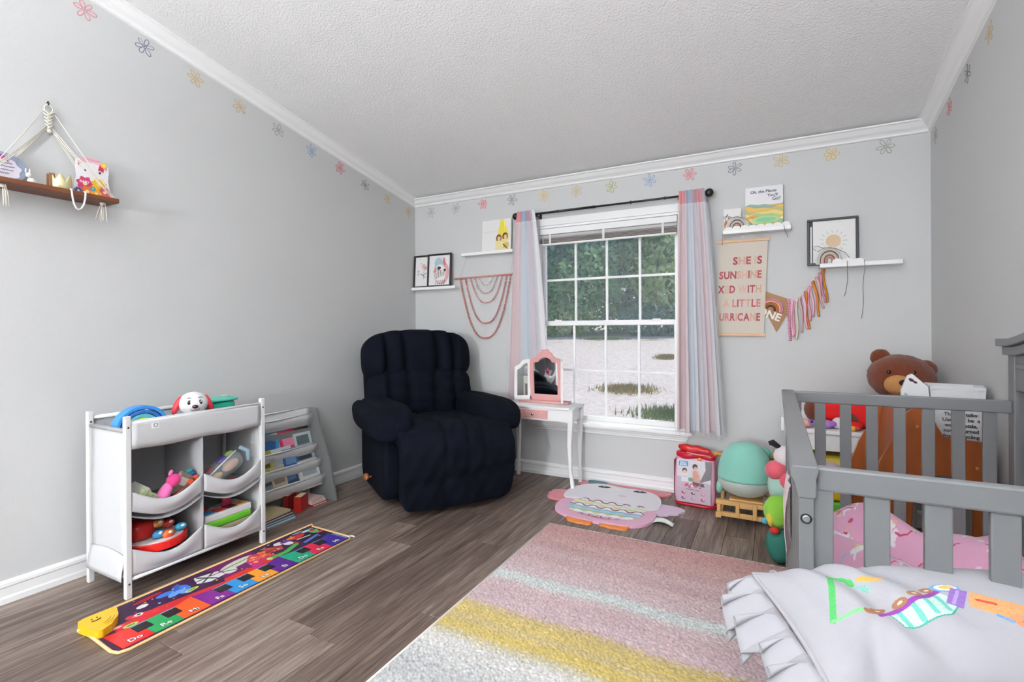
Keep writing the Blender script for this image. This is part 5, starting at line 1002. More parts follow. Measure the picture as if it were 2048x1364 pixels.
def bag_draw(p):
    p.rect(0, 0.2, 0.085, 0.26, '#cfcad2'); p.rect(0, 0.2, 0, 0.085, '#b9a3b2'); p.poly([(0, 0.15), (0.2, 0.12), (0.2, 0.085), (0, 0.085)], '#b9aab4'); p.poly([(0.16, 0.26), (0.2, 0.26), (0.2, 0.15), (0.13, 0.12), (0.165, 0.2)], '#6f6a6c')
    p.ell(0.045, 0.185, 0.014, 0.015, '#2a1d1a'); p.ell(0.046, 0.178, 0.011, 0.011, '#d9b49c'); p.poly([(0.03, 0.168), (0.062, 0.168), (0.068, 0.12), (0.025, 0.12)], '#d8d2dc'); p.stroke([(0.03, 0.15), (0.06, 0.15)], 0.003, '#6f5a6a')
    p.ell(0.105, 0.212, 0.015, 0.018, '#2a1d1a'); p.ell(0.108, 0.202, 0.010, 0.011, '#d2a48c'); p.poly([(0.092, 0.19), (0.125, 0.19), (0.138, 0.13), (0.092, 0.125)], '#c58d86'); p.stroke([(0.12, 0.185), (0.135, 0.155), (0.12, 0.14)], 0.008, '#d2a48c'); p.poly([(0.09, 0.125), (0.155, 0.118), (0.16, 0.10), (0.095, 0.10)], '#57504f')
    p.ell(0.080, 0.135, 0.014, 0.012, '#5f8f62'); p.dots(18, (0.04, 0.14, 0.092, 0.12), 0.006, ['#c43a5c', '#e07aa0', '#8e2a4a', '#e6d0d8'], 2)
    for i in range(3):
        for j in range(2): x = 0.04+i*0.055; y = 0.055-j*0.032; p.ell(x, y, 0.012, 0.008, ['#a83a54', '#6a3a4c', '#c07a8c'][(i+j) % 3]); p.ell(x+0.004, y+0.003, 0.005, 0.004, '#e6c4cc')
    p.stroke([(0.055, 0.078), (0.13, 0.076)], 0.003, '#4a3a44')
ang = 0.10; bM = frame((1, 0, 0), (0, 0.09, 0.996), (0, -0.996, 0.09), (-0.098, -0.0705, 0.028)); 
printed('front_print', flat(bM), 0.195, 0.250, 120, 150, '#cfcad2', bag_draw, painted('bag_print', 0.3), bg, thick=0.002)
def side_draw(p): p.dots(40, (0, 0.09, 0, 0.24), 0.010, ['#d36a86', '#e9c2a0', '#b83a52', '#8fb4b0', '#f0dce2'], 7)
printed('side_print', flat(frame((0, -1, 0), (0, 0, 1), (-1, 0, 0), (-0.1205, 0.070, 0.025))), 0.11, 0.24, 50, 100, '#e6b6c6', side_draw, painted('bag_print', 0.3), bg, thick=0.001)
lb = MB().box(0.012, 0.064, 0.212, 0.240, 0.0025, 0.0035, 0, bM).build('logo_plate', colm('logoblue', '#2f7fb4', 0.3), bg)
lettering('MEGA\nBLOKS', 0.0135, bM @ Matrix.Translation((0.038, 0.2255, 0.0042)), colm('logow', '#f2f4f6', 0.4), bg, bold=0.0004, depth=0.0002, line=0.85)
# ================================================================== ROCKING TOY AND TURQUOISE PLUSH
PINE = mat('pine', '#c89a5c', 0.5, var=0.12, vscale=9, stretch=(2, 14, 14))
rt = thing('rocking_toy', 'small pine wood rocking toy on curved runners under the turquoise plush', 'rocking toy', (0, 0, 0))
for x in (2.420, 2.686):
    P = []
    for i in range(13): t = i/12; y = -0.425+0.33*t; P.append((y, 0.012+0.16*(t-0.45)**2*1.1))
    V = []
    for (y, z) in P: V += [(x-0.010, y, z), (x+0.010, y, z), (x+0.010, y, z+0.024), (x-0.010, y, z+0.024)]
    z_off = min(v[2] for v in V); V = [(a, b, c-z_off) for a, b, c in V]
    F = [(0,1,2,3), (51,50,49,48)]+[(i*4+j, (i+1)*4+j, (i+1)*4+(j+1) % 4, i*4+(j+1) % 4)[::-1] for i in range(12) for j in range(4)]
    MB().add(V, F).build('runner', PINE, rt, bevel=0.004)
    MB().box(x-0.010, x+0.010, -0.405, -0.375, 0.036, 0.125).build('upright', PINE, rt, bevel=0.004)
    MB().box(x-0.010, x+0.010, -0.165, -0.135, 0.030, 0.125).build('upright', PINE, rt, bevel=0.004)
MB().box(2.41, 2.696, -0.410, -0.385, 0.036, 0.060).build('cross_bar', PINE, rt, bevel=0.003); MB().box(2.405, 2.70, -0.412, -0.378, 0.100, 0.124).build('cross_bar', PINE, rt, bevel=0.003)
MB().box(2.41, 2.696, -0.165, -0.14, 0.100, 0.124).build('cross_bar', PINE, rt, bevel=0.003)
cp = MB().box(2.505, 2.525, -0.418, -0.408, 0.040, 0.122).box(2.590, 2.610, -0.418, -0.408, 0.040, 0.122).box(2.525, 2.590, -0.418, -0.408, 0.040, 0.066).box(2.525, 2.590, -0.418, -0.408, 0.094, 0.122).build('centre_panel', PINE, rt, bevel=0.002)
MB().box(2.470, 2.640, -0.385, -0.150, 0.118, 0.130).build('seat', PINE, rt, bevel=0.003)
MB().box(2.535, 2.575, -0.165, -0.140, 0.12, 0.345).build('neck', PINE, rt, bevel=0.004); MB().tube([(2.378, -0.150, 0.315), (2.705, -0.150, 0.325)], 0.012, 12).build('handle', PINE, rt)
MB().ell((2.382, -0.150, 0.315), (0.016, 0.016, 0.016), 12, 8).build('handle_cap', colm('capo', '#d98f34', 0.5), rt)
TUR = mat('turquoise_plush', '#83c0b0', 0.9, bump=0.0006, bscale=500, sheen=0.35); TUG = mat('grey_green_plush', '#b4bab2', 0.9, bump=0.0006, bscale=500, sheen=0.3)
pp = thing('turquoise_plush', 'pear shaped turquoise plush with pale grey belly on rocking toy', 'plush toy', (2.548, -0.300, 0.131))
def pear(z0, z1, name, m, rs=1.0):
    mb = MB(); N = 18; pr = []
    for i in range(N+1):
        z = z0+(z1-z0)*i/N; t = z/0.30
        r = 0.142*math.sqrt(max(0, 1-((t-0.30)/0.305)**2)) if t < 0.30 else 0.142*math.sqrt(max(0, 1-((t-0.30)/0.705)**2))**0.72
        pr.append((max(0.002, r*rs), z))
    return mb.lathe(pr, 32, Matrix.Diagonal((1, 0.88, 1, 1))).build(name, m, pp)
pear(0.002, 0.105, 'belly', TUG); pear(0.098, 0.300, 'body', TUR, 1.005)
MB().lathe([(0.1405, 0.097), (0.1425, 0.100), (0.1405, 0.103)], 40, Matrix.Diagonal((1, 0.88, 1, 1))).build('seam', mat('turq_dark', '#4d8f82', 0.9), pp)
MB().ell((-0.125, -0.01, 0.050), (0.022, 0.035, 0.050), 14, 10, Matrix.Rotation(0.25, 3, 'Y')).build('foot', TUR, pp); MB().ell((0.095, 0.055, 0.235), (0.035, 0.022, 0.030), 14, 10).build('foot', mat('turq_mid', '#5fae9c', 0.9, sheen=0.2), pp)
# ================================================================== SMALL PLUSH TOYS BETWEEN ROCKER AND CRIB
PLW = mat('plush_white', '#e6dedf', 0.9, sheen=0.3); PLC = mat('plush_coral', '#df5f70', 0.9, sheen=0.3); PLM = mat('plush_mint', '#a9cdbf', 0.9, sheen=0.3); PLD = mat('plush_dark', '#2a2024', 0.9)
d1 = thing('doll', 'coral and mint dressed doll slumped beside the crib', 'doll', (2.725, -0.590, 0.0))
MB().rbox((0, 0, 0.10), (0.050, 0.050, 0.10), 3, 8).build('skirt', mat('plush_brown', '#4a3230', 0.9), d1); MB().ell((0, 0, 0.295), (0.062, 0.055, 0.095), 16, 12).build('dress', PLM, d1); MB().ell((-0.022, -0.012, 0.370), (0.052, 0.050, 0.048), 16, 12).build('bodice', PLC, d1)
MB().ell((0.018, -0.045, 0.330), (0.030, 0.018, 0.040), 12, 8).build('arm', PLC, d1); MB().ell((0.012, 0.0, 0.440), (0.048, 0.045, 0.050), 16, 12).build('head', PLW, d1); MB().tube([(-0.01, 0, 0.482), (-0.04, -0.01, 0.505), (-0.055, -0.01, 0.500)], [0.012, 0.016, 0.010], 8).build('hair_bow', PLD, d1)
d2 = thing('caterpillar_plush', 'lime green and yellow plush with red nose beside the crib foot', 'plush toy', (2.716, -0.80, 0.0))
LIM = mat('plush_lime', '#86c03a', 0.85, sheen=0.2); YEL = mat('plush_yellow', '#d9c23a', 0.85, sheen=0.2)
MB().ell((0.0, 0, 0.085), (0.060, 0.055, 0.085), 16, 12).build('body', mat('plush_teal', '#2c6f62', 0.9), d2); MB().ell((-0.008, -0.01, 0.235), (0.060, 0.055, 0.075), 16, 12).build('head', LIM, d2); MB().ell((-0.036, -0.030, 0.215), (0.022, 0.030, 0.045), 12, 8).build('cheek', YEL, d2)
MB().ell((-0.022, -0.060, 0.165), (0.022, 0.016, 0.016), 12, 8).build('nose', mat('plush_red', '#c22a22', 0.7), d2)
for s, c in ((-0.062, '#5aa9bd'), (0.02, '#4d9fb4')): MB().ell((s, -0.040, 0.195), (0.016, 0.014, 0.014), 10, 8).build('tassel', colm('plcy', '#57a7ba', 0.7), d2)
d3 = MB().rbox((2.925, -0.640, 0.395), (0.045, 0.038, 0.050), 2.5, 10).build('lilac_plush', mat('plush_lilac', '#b3a3ad', 0.9, sheen=0.3)); 
# ================================================================== WHITE TABLE WITH TOYS AND BEAR IN THE CORNER
wt = thing('play_table', "white child's table in the right corner behind the crib", 'table', (0, 0, 0))
TX0, TX1, TY0, TY1, TZ = 2.745, 3.300, -0.400, -0.050, 0.548
MB().box(TX0, TX1, TY0, TY1, TZ-0.022, TZ).build('tabletop', VW, wt, bevel=0.005); MB().box(TX0+0.012, TX1-0.012, TY0+0.010, TY0+0.022, TZ-0.105, TZ-0.022).build('front_apron', VW, wt, bevel=0.002)
MB().box(TX0+0.010, TX0+0.022, TY0+0.012, TY1-0.01, TZ-0.105, TZ-0.022).build('side_apron', VW, wt, bevel=0.002); MB().box(TX0-0.02, TX0-0.004, TY0+0.01, TY1-0.005, TZ-0.018, TZ+0.052).build('side_rim', VW, wt, bevel=0.003); MB().box(TX0, TX1, TY1-0.012, TY1, TZ, TZ+0.045).build('back_rim', VW, wt, bevel=0.003)
for x in (TX0+0.02, TX1-0.02):
    for y in (TY0+0.025, TY1-0.025): MB().lathe([(0.013, 0), (0.015, 0.3), (0.019, TZ-0.025)], 10, Matrix.Translation((x, y, 0))).build('leg', VW, wt)
d3.location = (0, 0, 0)
yb_ = thing('yellow_bin', 'yellow fabric bin under the white table', 'bin', (2.960, -0.240, 0.0)); YBM = mat('bin_yellow', '#c9ab3a', 0.8, var=0.1, vscale=30)
MB().rbox((0, 0, 0.205), (0.105, 0.12, 0.205), 9, 8).build('body', YBM, yb_); MB().box(-0.107, 0.107, -0.122, -0.116, 0.36, 0.40).build('rim', mat('bin_yellow2', '#d9bd4c', 0.8), yb_)
d3_ = tag(d3, 'greyish lilac plush on top of stacked toys behind the crib', 'plush toy')
tt = thing('toy_tower', 'yellow and green stacked toy box behind the crib end', 'toy', (2.935, -0.640, 0.0))
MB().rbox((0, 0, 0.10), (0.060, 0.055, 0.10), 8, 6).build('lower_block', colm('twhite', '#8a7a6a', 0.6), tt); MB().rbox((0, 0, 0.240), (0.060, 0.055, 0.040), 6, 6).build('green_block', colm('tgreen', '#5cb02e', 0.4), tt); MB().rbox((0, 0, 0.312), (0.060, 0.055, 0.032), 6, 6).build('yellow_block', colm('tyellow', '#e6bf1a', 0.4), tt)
gb = MB().ell((3.035, -0.472, 0.108), 0.107, 28, 20).build('play_ball', colm('ballgreen', '#4fa61f', 0.4)); 
gb.location = (0, 0, 0); tag(gb, 'green play ball on the floor behind the crib slats', 'ball'); gb.scale = (1, 1, 1)
for k, (x, y, c, cn, lbx) in enumerate(((2.835, -0.335, '#dba08a', '#8f6ab0', 'peach and lilac doll lying at the left of the white table'), (2.925, -0.330, '#b48cc8', '#a06ac0', 'lilac doll dress heap in the middle of white table'), (3.045, -0.350, '#e0a040', '#c03a2a', 'small orange toy at the front of the white table'))):
    t_ = thing('table_toy', lbx, 'toy', (x, y, TZ)); s = 1 if k < 2 else 0.6
    MB().ell((0, 0, 0.022*s), (0.045*s, 0.035*s, 0.022*s), 14, 10).build('body', colm('tt%d' % k, c, 0.7), t_); MB().ell((0.03*s, -0.018, 0.028*s), (0.022*s, 0.016*s, 0.016*s), 12, 8).build('detail', colm('ttd%d' % k, cn, 0.6), t_)
    if k == 0: MB().ell((0.03, -0.036, 0.036), (0.006, 0.003, 0.007), 8, 6).build('eye', PLD, t_)
wl_ = MB().ell((2.985, -0.325, TZ+0.030), (0.028, 0.028, 0.030), 14, 10).build('white_plush', PLW); tag(wl_, 'round white plush toy between lilac doll and red bear', 'plush toy')
FUR = mat('bear_fur', '#6e3114', 0.95, var=0.3, vscale=60, bump=0.004, bscale=240, sheen=0.25); FURL = mat('bear_muzzle', '#b98550', 0.95, var=0.15, vscale=60, bump=0.002, bscale=240); REDC = mat('bear_shirt', '#dd1414', 0.8)
br = thing('teddy_bear', 'big brown teddy bear in a red shirt in the right corner', 'teddy bear', (3.095, -0.215, TZ))
MB().rbox((0.0, 0, 0.078), (0.135, 0.095, 0.080), 3.0, 14).build('shirt', REDC, br)
hd = MB().ell((0.165, -0.025, 0.268), (0.142, 0.125, 0.115), 36, 26, Matrix.Rotation(0.12, 3, 'Y'), fur=0.018).build('head', FUR, br)
for (x, z) in ((0.085, 0.365), (0.268, 0.312)): MB().ell((x, -0.005, z), (0.045, 0.028, 0.045), 20, 14, fur=0.03).build('ear', FUR, hd)
MB().ell((0.135, -0.135, 0.240), (0.058, 0.050, 0.050), 22, 16).build('muzzle', FURL, hd); MB().ell((0.150, -0.186, 0.256), (0.022, 0.012, 0.015), 14, 10).build('nose', PLD, hd)
for x in (0.098, 0.196): MB().ell((x, -0.135, 0.302), (0.010, 0.008, 0.010), 12, 8).build('eye', colm('beareye', '#120a06', 0.15), hd)
MB().ell((-0.205, -0.05, 0.088), (0.055, 0.060, 0.066), 20, 14, fur=0.03).build('paw', FUR, br); MB().rbox((-0.125, -0.055, 0.090), (0.065, 0.055, 0.060), 2.6, 10).build('sleeve', REDC, br)
MB().ell((-0.04, -0.115, 0.022), (0.035, 0.030, 0.022), 12, 8).build('bow_end', REDC, br); MB().ell((0.055, -0.10, 0.165), (0.030, 0.022, 0.016), 12, 8).build('collar', REDC, br)
for x in (-0.06, 0.07): MB().ell((x, -0.06, 0.045), (0.05, 0.06, 0.045), 16, 12, fur=0.03).build('leg', FUR, br)
# ================================================================== WOODEN CHAIR WITH PAPER BAGS BEHIND THE CRIB
WOOD = mat('honey_wood', '#a5582a', 0.4, var=0.28, vscale=7, stretch=(9, 9, 1.2)); WOODE = mat('honey_wood_edge', '#b9703a', 0.45)
ch = thing('wooden_chair', "child's wooden armchair with dark red cushion behind the crib", 'chair', (0, 0, 0))
sidep = [(3.040, 0.0), (3.040, 0.46), (3.070, 0.548), (3.120, 0.655), (3.150, 0.735), (3.185, 0.765), (3.220, 0.755), (3.245, 0.690), (3.265, 0.652), (3.33, 0.645), (3.385, 0.642), (3.408, 0.625), (3.415, 0.585), (3.405, 0.49), (3.412, 0.0), (3.345, 0.0), (3.350, 0.40), (3.335, 0.475), (3.300, 0.505), (3.235, 0.505), (3.200, 0.475), (3.170, 0.38), (3.145, 0.0)]
for y in (-0.925, -0.610): MB().prism(sidep, 0, 0.018, frame((1,0,0), (0,0,1), (0,-1,0), (-0.035 if y > -0.7 else 0, y, 0))).build('side_panel', WOOD, ch, bevel=0.004)
MB().box(3.155, 3.385, -0.925, -0.61, 0.40, 0.42).build('seat_board', WOOD, ch, bevel=0.003)
MB().rbox((3.275, -0.775, 0.452), (0.105, 0.145, 0.034), 4, 10).build('cushion', mat('maroon_vinyl', '#4a0a12', 0.3), ch)
Mb = Matrix.Rotation(-0.16, 3, 'Y'); MB().box(3.105, 3.123, -0.925, -0.61, 0.42, 0.755, 0, frame((1,0,0), (0,1,0), (0.10,0,1), (-0.055,0,0))).build('back_board', WOOD, ch, bevel=0.004)
for x, z in ((3.185, 0.685), (3.190, 0.485), (3.36, 0.545)): MB().ell((x, -0.944, z), (0.006, 0.003, 0.006), 10, 8).build('bolt_cap', WOODE, ch)
PAP = mat('bag_paper_white', '#dedee0', 0.8, var=0.04, vscale=20, bump=0.003, bscale=25)
pb = thing('paper_bag', 'white reusable bag with printed message standing on wooden chair', 'bag', (0, 0, 0))
V = []
for z, g in ((0.482, 0.000), (0.60, 0.004), (0.72, -0.002), (0.836, 0.003)):
    V += [(3.243-g, -0.874+g, z), (3.330, -0.877-g*0.6, z+0.002), (3.402+g, -0.874+g*0.5, z), (3.414+g, -0.80, z+0.004), (3.404, -0.735-g, z), (3.250, -0.735+g, z+0.003)]
F = [tuple(range(6))[::-1]]+[(r*6+j, r*6+(j+1) % 6, (r+1)*6+(j+1) % 6, (r+1)*6+j) for r in range(3) for j in range(6)]
MB().add(V, F).build('bag_body', PAP, pb, solid=0.0015)
MB().box(3.243, 3.404, -0.8785, -0.8765, 0.826, 0.838).build('folded_hem', PAP, pb)
TXT = ['This bag talks:', 'Used  to  be  a', 'water bottle,', 'now returned', 'from recycling']
for k, t_ in enumerate(TXT): lettering(t_, 0.019 if k else 0.0185, back_M(3.330, -0.8795, 0.732-k*0.021), BLACKP, pb, bold=0.0003, depth=0.0002, space=0.98)
b2 = thing('printed_bag', 'small white cloth bag with leaf print in front of bear face', 'bag', (0, 0, 0))
PB = [(3.150, 0.770), (3.150, 0.815), (3.172, 0.875), (3.186, 0.882), (3.235, 0.832), (3.240, 0.775)]
MB().prism(PB, 0, 0.020, frame((1,0,0), (0,0,1), (0,-1,0), (0, -0.842, 0))).build('cloth', mat('printed_white', '#e6e6e8', 0.8), b2, bevel=0.006)
for x, z, c, r in ((3.182, 0.858, '#4a1f2a', 0.010), (3.194, 0.850, '#5c2733', 0.008), (3.164, 0.80, '#7fc4bf', 0.007), (3.226, 0.788, '#a83a4c', 0.005), (3.190, 0.79, '#8fb0d8', 0.005)): MB().ell((x, -0.8625, z), (r, 0.0008, r*0.6), 10, 6, Matrix.Rotation(0.6, 3, 'Y')).build('leaf_print', colm('lf'+c.strip('#'), c, 0.7), b2)
# pale pink cloth hanging over the side of the crib
MB_ = MB().sheet(lambda u, v: Vector((CX0+0.004-0.008*math.sin(PI*v)-0.003*math.sin(u*14)-0.004*v, -1.66-0.20*u, 0.640-0.165*v-0.012*math.sin(u*7)*v)), 18, 14)
pc = MB_.build('pink_cloth', mat('cloth_pink', '#e2cfd0', 0.9), solid=0.002); tag(pc, 'pale pink cloth hanging outside the left side of the crib', 'cloth')
# ================================================================== LEFT WALL: MACRAME SHELF
ROPE = mat('macrame_rope', '#ded8cc', 0.9); WAL = mat('stained_board', '#6b3a1c', 0.5, var=0.3, vscale=8, stretch=(12, 1.5, 12))
ms = thing('macrame_shelf', 'dark wood shelf hanging from white macrame ropes on left wall', 'hanging shelf', (0, 0, 0))
SY0, SY1, SZ, SX = -2.680, -2.228, 1.655, 0.140
MB().box(0.004, SX, SY0, SY1, SZ-0.020, SZ).build('board', WAL, ms, bevel=0.003)
MB().tube([(0.0, -2.426, 2.030), (0.012, -2.426, 2.034), (0.018, -2.426, 2.026), (0.014, -2.426, 2.018)], 0.0022, 6).build('hook', mat('hook_dark', '#3a3632', 0.4, 0.8), ms)
MB().tube([(0.010, -2.424+0.014*math.cos(t), 2.004+0.016*math.sin(t)) for t in [2*PI*k/20 for k in range(20)]], 0.0026, 6, closed=True).build('ring', ROPE, ms)
kn = MB()
for r in range(5):
    z = 1.985-r*0.014; w = 0.019-0.0015*r
    for s in (-1, 1): kn.tube([(0.012, -2.424+s*w, z+0.010), (0.018, -2.424+s*w*0.3, z), (0.012, -2.424-s*w*0.6, z-0.010)], 0.0030, 6)
kn.ell((0.014, -2.424, 1.910), (0.007, 0.009, 0.010), 10, 8).build('knotwork', ROPE, ms)
apx = Vector((0.012, -2.424, 1.915))
def rope(a, b, r=0.0018): MB().tube([a, Vector(a).lerp(Vector(b), 0.5)+Vector((0,0,-0.004)), b], r, 6).build('rope', ROPE, ms)
for (y, x) in ((SY1+0.035-0.05, 0.015), (SY1-0.015, SX-0.012)):
    rope((0.012, -2.412, 1.925), (x, y, SZ)); rope((0.012, -2.414, 1.915), (x, y-0.006, SZ))
rope((0.012, -2.404, 1.985), (SX-0.012, SY1-0.012, SZ))
for (y, x) in ((SY0+0.06, 0.015), (SY0+0.025, SX-0.012)):
    for d in (0, 0.006, 0.012): rope((0.012, -2.430, 1.930-d), (x, y+d, SZ))
rope((0.012, -2.444, 1.985), (SX-0.012, SY0+0.03, SZ))
for y in (SY1-0.045, SY0+0.085):
    q = random.Random(int(-y*100)); t = MB()
    for k in range(7):
        a = q.uniform(-0.012, 0.012); t.tube([(SX-0.04+q.uniform(-0.01, 0.01), y+a*0.5, SZ-0.020), (SX-0.04+a, y+a, SZ-0.055), (SX-0.04+a*1.3, y+a*1.5+q.uniform(-0.004, 0.004), SZ-0.095-q.uniform(0, 0.012))], 0.0014, 5)
    t.ell((SX-0.04, y, SZ-0.026), (0.008, 0.012, 0.008), 10, 6).build('tassel', ROPE, ms)
def scribble(M, x, y, w, h, m, parent, seed, r=0.0005):
    q = random.Random(seed); P = []; n = max(6, int(w/h*2.2))
    for i in range(n+1): P.append(M @ Vector((x-w/2+w*i/n, y+(h/2 if i % 2 else -h/2)*q.uniform(0.3, 1), 0)))
    MB().tube(P, r, 4).build('handwriting', m, parent)
# on it: round name plaque, little white bunny, gold crown band, cat shaped card, loop of white cord
npq = thing('name_plaque', 'round lilac and blue card with lettering at left end of macrame shelf', 'card', (0, 0, 0))
c0 = left_M(0.045, -2.583, 1.714)
MB().prism([(0.078*math.cos(t), 0.058*math.sin(t)) for t in [2*PI*k/36 for k in range(36)]], 0, 0.003, c0).build('backing', colm('plq1', '#8f9ab0', 0.7), npq)
MB().prism([(0.064*math.cos(t)*(1+0.06*math.sin(9*t))-0.006, 0.046*math.sin(t)*(1+0.06*math.sin(9*t))-0.008) for t in [2*PI*k/48 for k in range(48)]], 0.003, 0.005, c0).build('face', colm('plq2', '#ddd6e2', 0.7), npq)
MB().prism([(-0.02, 0.038), (0.0, 0.046), (0.0, 0.030), (-0.02, 0.022)], 0.005, 0.007, c0).prism([(0.02, 0.038), (0.0, 0.046), (0.0, 0.030), (0.02, 0.022)], 0.005, 0.007, c0).build('bow', colm('plq3', '#a03a72', 0.6), npq)
for k, w in enumerate((0.070, 0.085, 0.078, 0.055)): scribble(c0 @ Matrix.Translation((0, 0, 0.0056)), -0.004, 0.016-k*0.013, w, 0.007, colm('plqt', '#5a4a66', 0.7), npq, k, 0.0008)
bn = thing('bunny_figurine', 'tiny white bunny figurine beside the round card on macrame shelf', 'figurine', (0.085, -2.505, SZ))
BNW = colm('bunny', '#e6e3df', 0.6)
MB().ell((0, 0, 0.014), (0.012, 0.014, 0.014), 12, 10).build('body', BNW, bn); MB().ell((0.004, -0.010, 0.036), (0.010, 0.010, 0.010), 12, 10).build('head', BNW, bn)
for s in (-1, 1): MB().ell((0.002, -0.012+s*0.006, 0.052), (0.004, 0.003, 0.010), 8, 6).build('ear', BNW, bn); MB().ell((0.008, s*0.012, 0.004), (0.007, 0.006, 0.004), 8, 6).build('foot', BNW, bn)
cwn = thing('crown_headband', 'gold glitter paper crown on macrame shelf', 'crown', (0.080, -2.411, SZ))
def crown_pt(u, v): a = -PI/2+0.25+u*2*PI*0.92; zig = 0.040+0.030*abs(((u*6) % 1)-0.5)*2; return Vector((0.032*math.cos(a), 0.036*math.sin(a), zig*v))
MB().sheet(crown_pt, 48, 3).build('band', mat('gold_glitter', '#d9cfa0', 0.35, 0.4, var=0.35, vscale=900), cwn, solid=0.0012)
for u in (0.02, 0.98): MB().sheet(lambda a, b: crown_pt(u, b)+Vector((0.004*a, 0.018*(a-0.5), 0)), 4, 3).build('paper_end', colm('kraft', '#7a5535', 0.8), cwn, solid=0.001)
cc = thing('cat_card', 'white cat shaped birthday card with flowers on macrame shelf', 'card', (0, 0, 0))
k0 = left_M(0.050, -2.290, SZ+0.001)
sil = [(-0.060, 0), (-0.066, 0.05), (-0.058, 0.085), (-0.062, 0.120), (-0.060, 0.158), (-0.048, 0.162), (-0.034, 0.150), (0.0, 0.154), (0.030, 0.148), (0.044, 0.158), (0.058, 0.150), (0.060, 0.118), (0.056, 0.088), (0.064, 0.05), (0.062, 0)]
MB().prism(sil, 0, 0.002, k0).build('card', colm('catw', '#e9e7ea', 0.7), cc)
MB().prism([(0.050*math.cos(t)-0.004, 0.150+0.026*math.sin(t)) for t in [PI*k/14 for k in range(15)]], -0.002, 0.0, k0).build('name_arch', colm('catarch', '#e3b4bf', 0.7), cc)
scribble(k0 @ Matrix.Translation((0, 0, 0.0006)), -0.002, 0.166, 0.062, 0.006, colm('catarcht', '#b05a78', 0.7), cc, 9)
for x in (-0.026, 0.026): MB().prism([(x+0.004*math.cos(t), 0.116+0.0048*math.sin(t)) for t in [2*PI*k/12 for k in range(12)]], 0.002, 0.003, k0).build('eye', BLACKP, cc)
MB().prism([(-0.004, 0.104), (0.004, 0.104), (0.0, 0.100)], 0.002, 0.003, k0).build('nose', colm('catnose', '#8a6a74', 0.7), cc)
for s in (-1, 1): MB().prism([(s*0.052, 0.130), (s*0.054, 0.154), (s*0.038, 0.146)], 0.002, 0.003, k0).build('inner_ear', colm('catear', '#d58aa2', 0.7), cc)
MB().prism([(0.020, 0.128), (0.040, 0.122), (0.042, 0.150), (0.026, 0.152)], 0.002, 0.004, k0).build('party_hat', colm('cathat', '#c02a52', 0.6), cc)
for n_, (x, y, r, c) in enumerate(((-0.028, 0.058, 0.028, '#c33a66'), (0.022, 0.064, 0.026, '#e9b820'), (0.044, 0.034, 0.022, '#d05a6a'), (-0.020, 0.024, 0.024, '#e5742a'), (0.012, 0.022, 0.020, '#f0a422'), (-0.052, 0.022, 0.014, '#5a5f9a'), (0.0, 0.040, 0.010, '#4f9aa4'), (0.040, 0.152, 0.011, '#e6c23a'))):
    f_ = MB().prism([(x+r*(1+0.14*math.sin(7*t))*math.cos(t), max(0.0, y+r*(1+0.14*math.sin(7*t))*math.sin(t))) for t in [2*PI*k/42 for k in range(42)]], 0.002, 0.0035+0.0002*n_, k0).build('paper_flower', colm('catf%d' % n_, c, 0.6), cc)
    MB().prism([(x+r*0.3*math.cos(t), y+r*0.3*math.sin(t)) for t in [2*PI*k/12 for k in range(12)]], 0.003, 0.0042+0.0002*n_, k0).build('flower_centre', colm('catfc', '#f2ddb0', 0.6), f_)
lettering("BABY", 0.015, k0 @ Matrix.Translation((-0.030, 0.064, 0.0042)), colm('catlet', '#f6e6ea', 0.6), cc, bold=0.0003, depth=0.0001, line=0.8)
lpc = MB().tube([(SX-0.004, -2.400, SZ+0.003), (SX+0.005, -2.400, SZ-0.004), (SX+0.006, -2.398, SZ-0.03), (SX+0.006, -2.393, SZ-0.058), (SX+0.006, -2.385, SZ-0.074), (SX+0.006, -2.377, SZ-0.078), (SX+0.006, -2.368, SZ-0.072), (SX+0.006, -2.360, SZ-0.055), (SX+0.006, -2.355, SZ-0.03), (SX+0.005, -2.353, SZ-0.004), (SX-0.004, -2.353, SZ+0.003)], 0.0034, 8).build('cord_loop', colm('cordw', '#e9e7e6', 0.7)); tag(lpc, 'loop of thick white cord hanging from front of macrame shelf', 'cord')
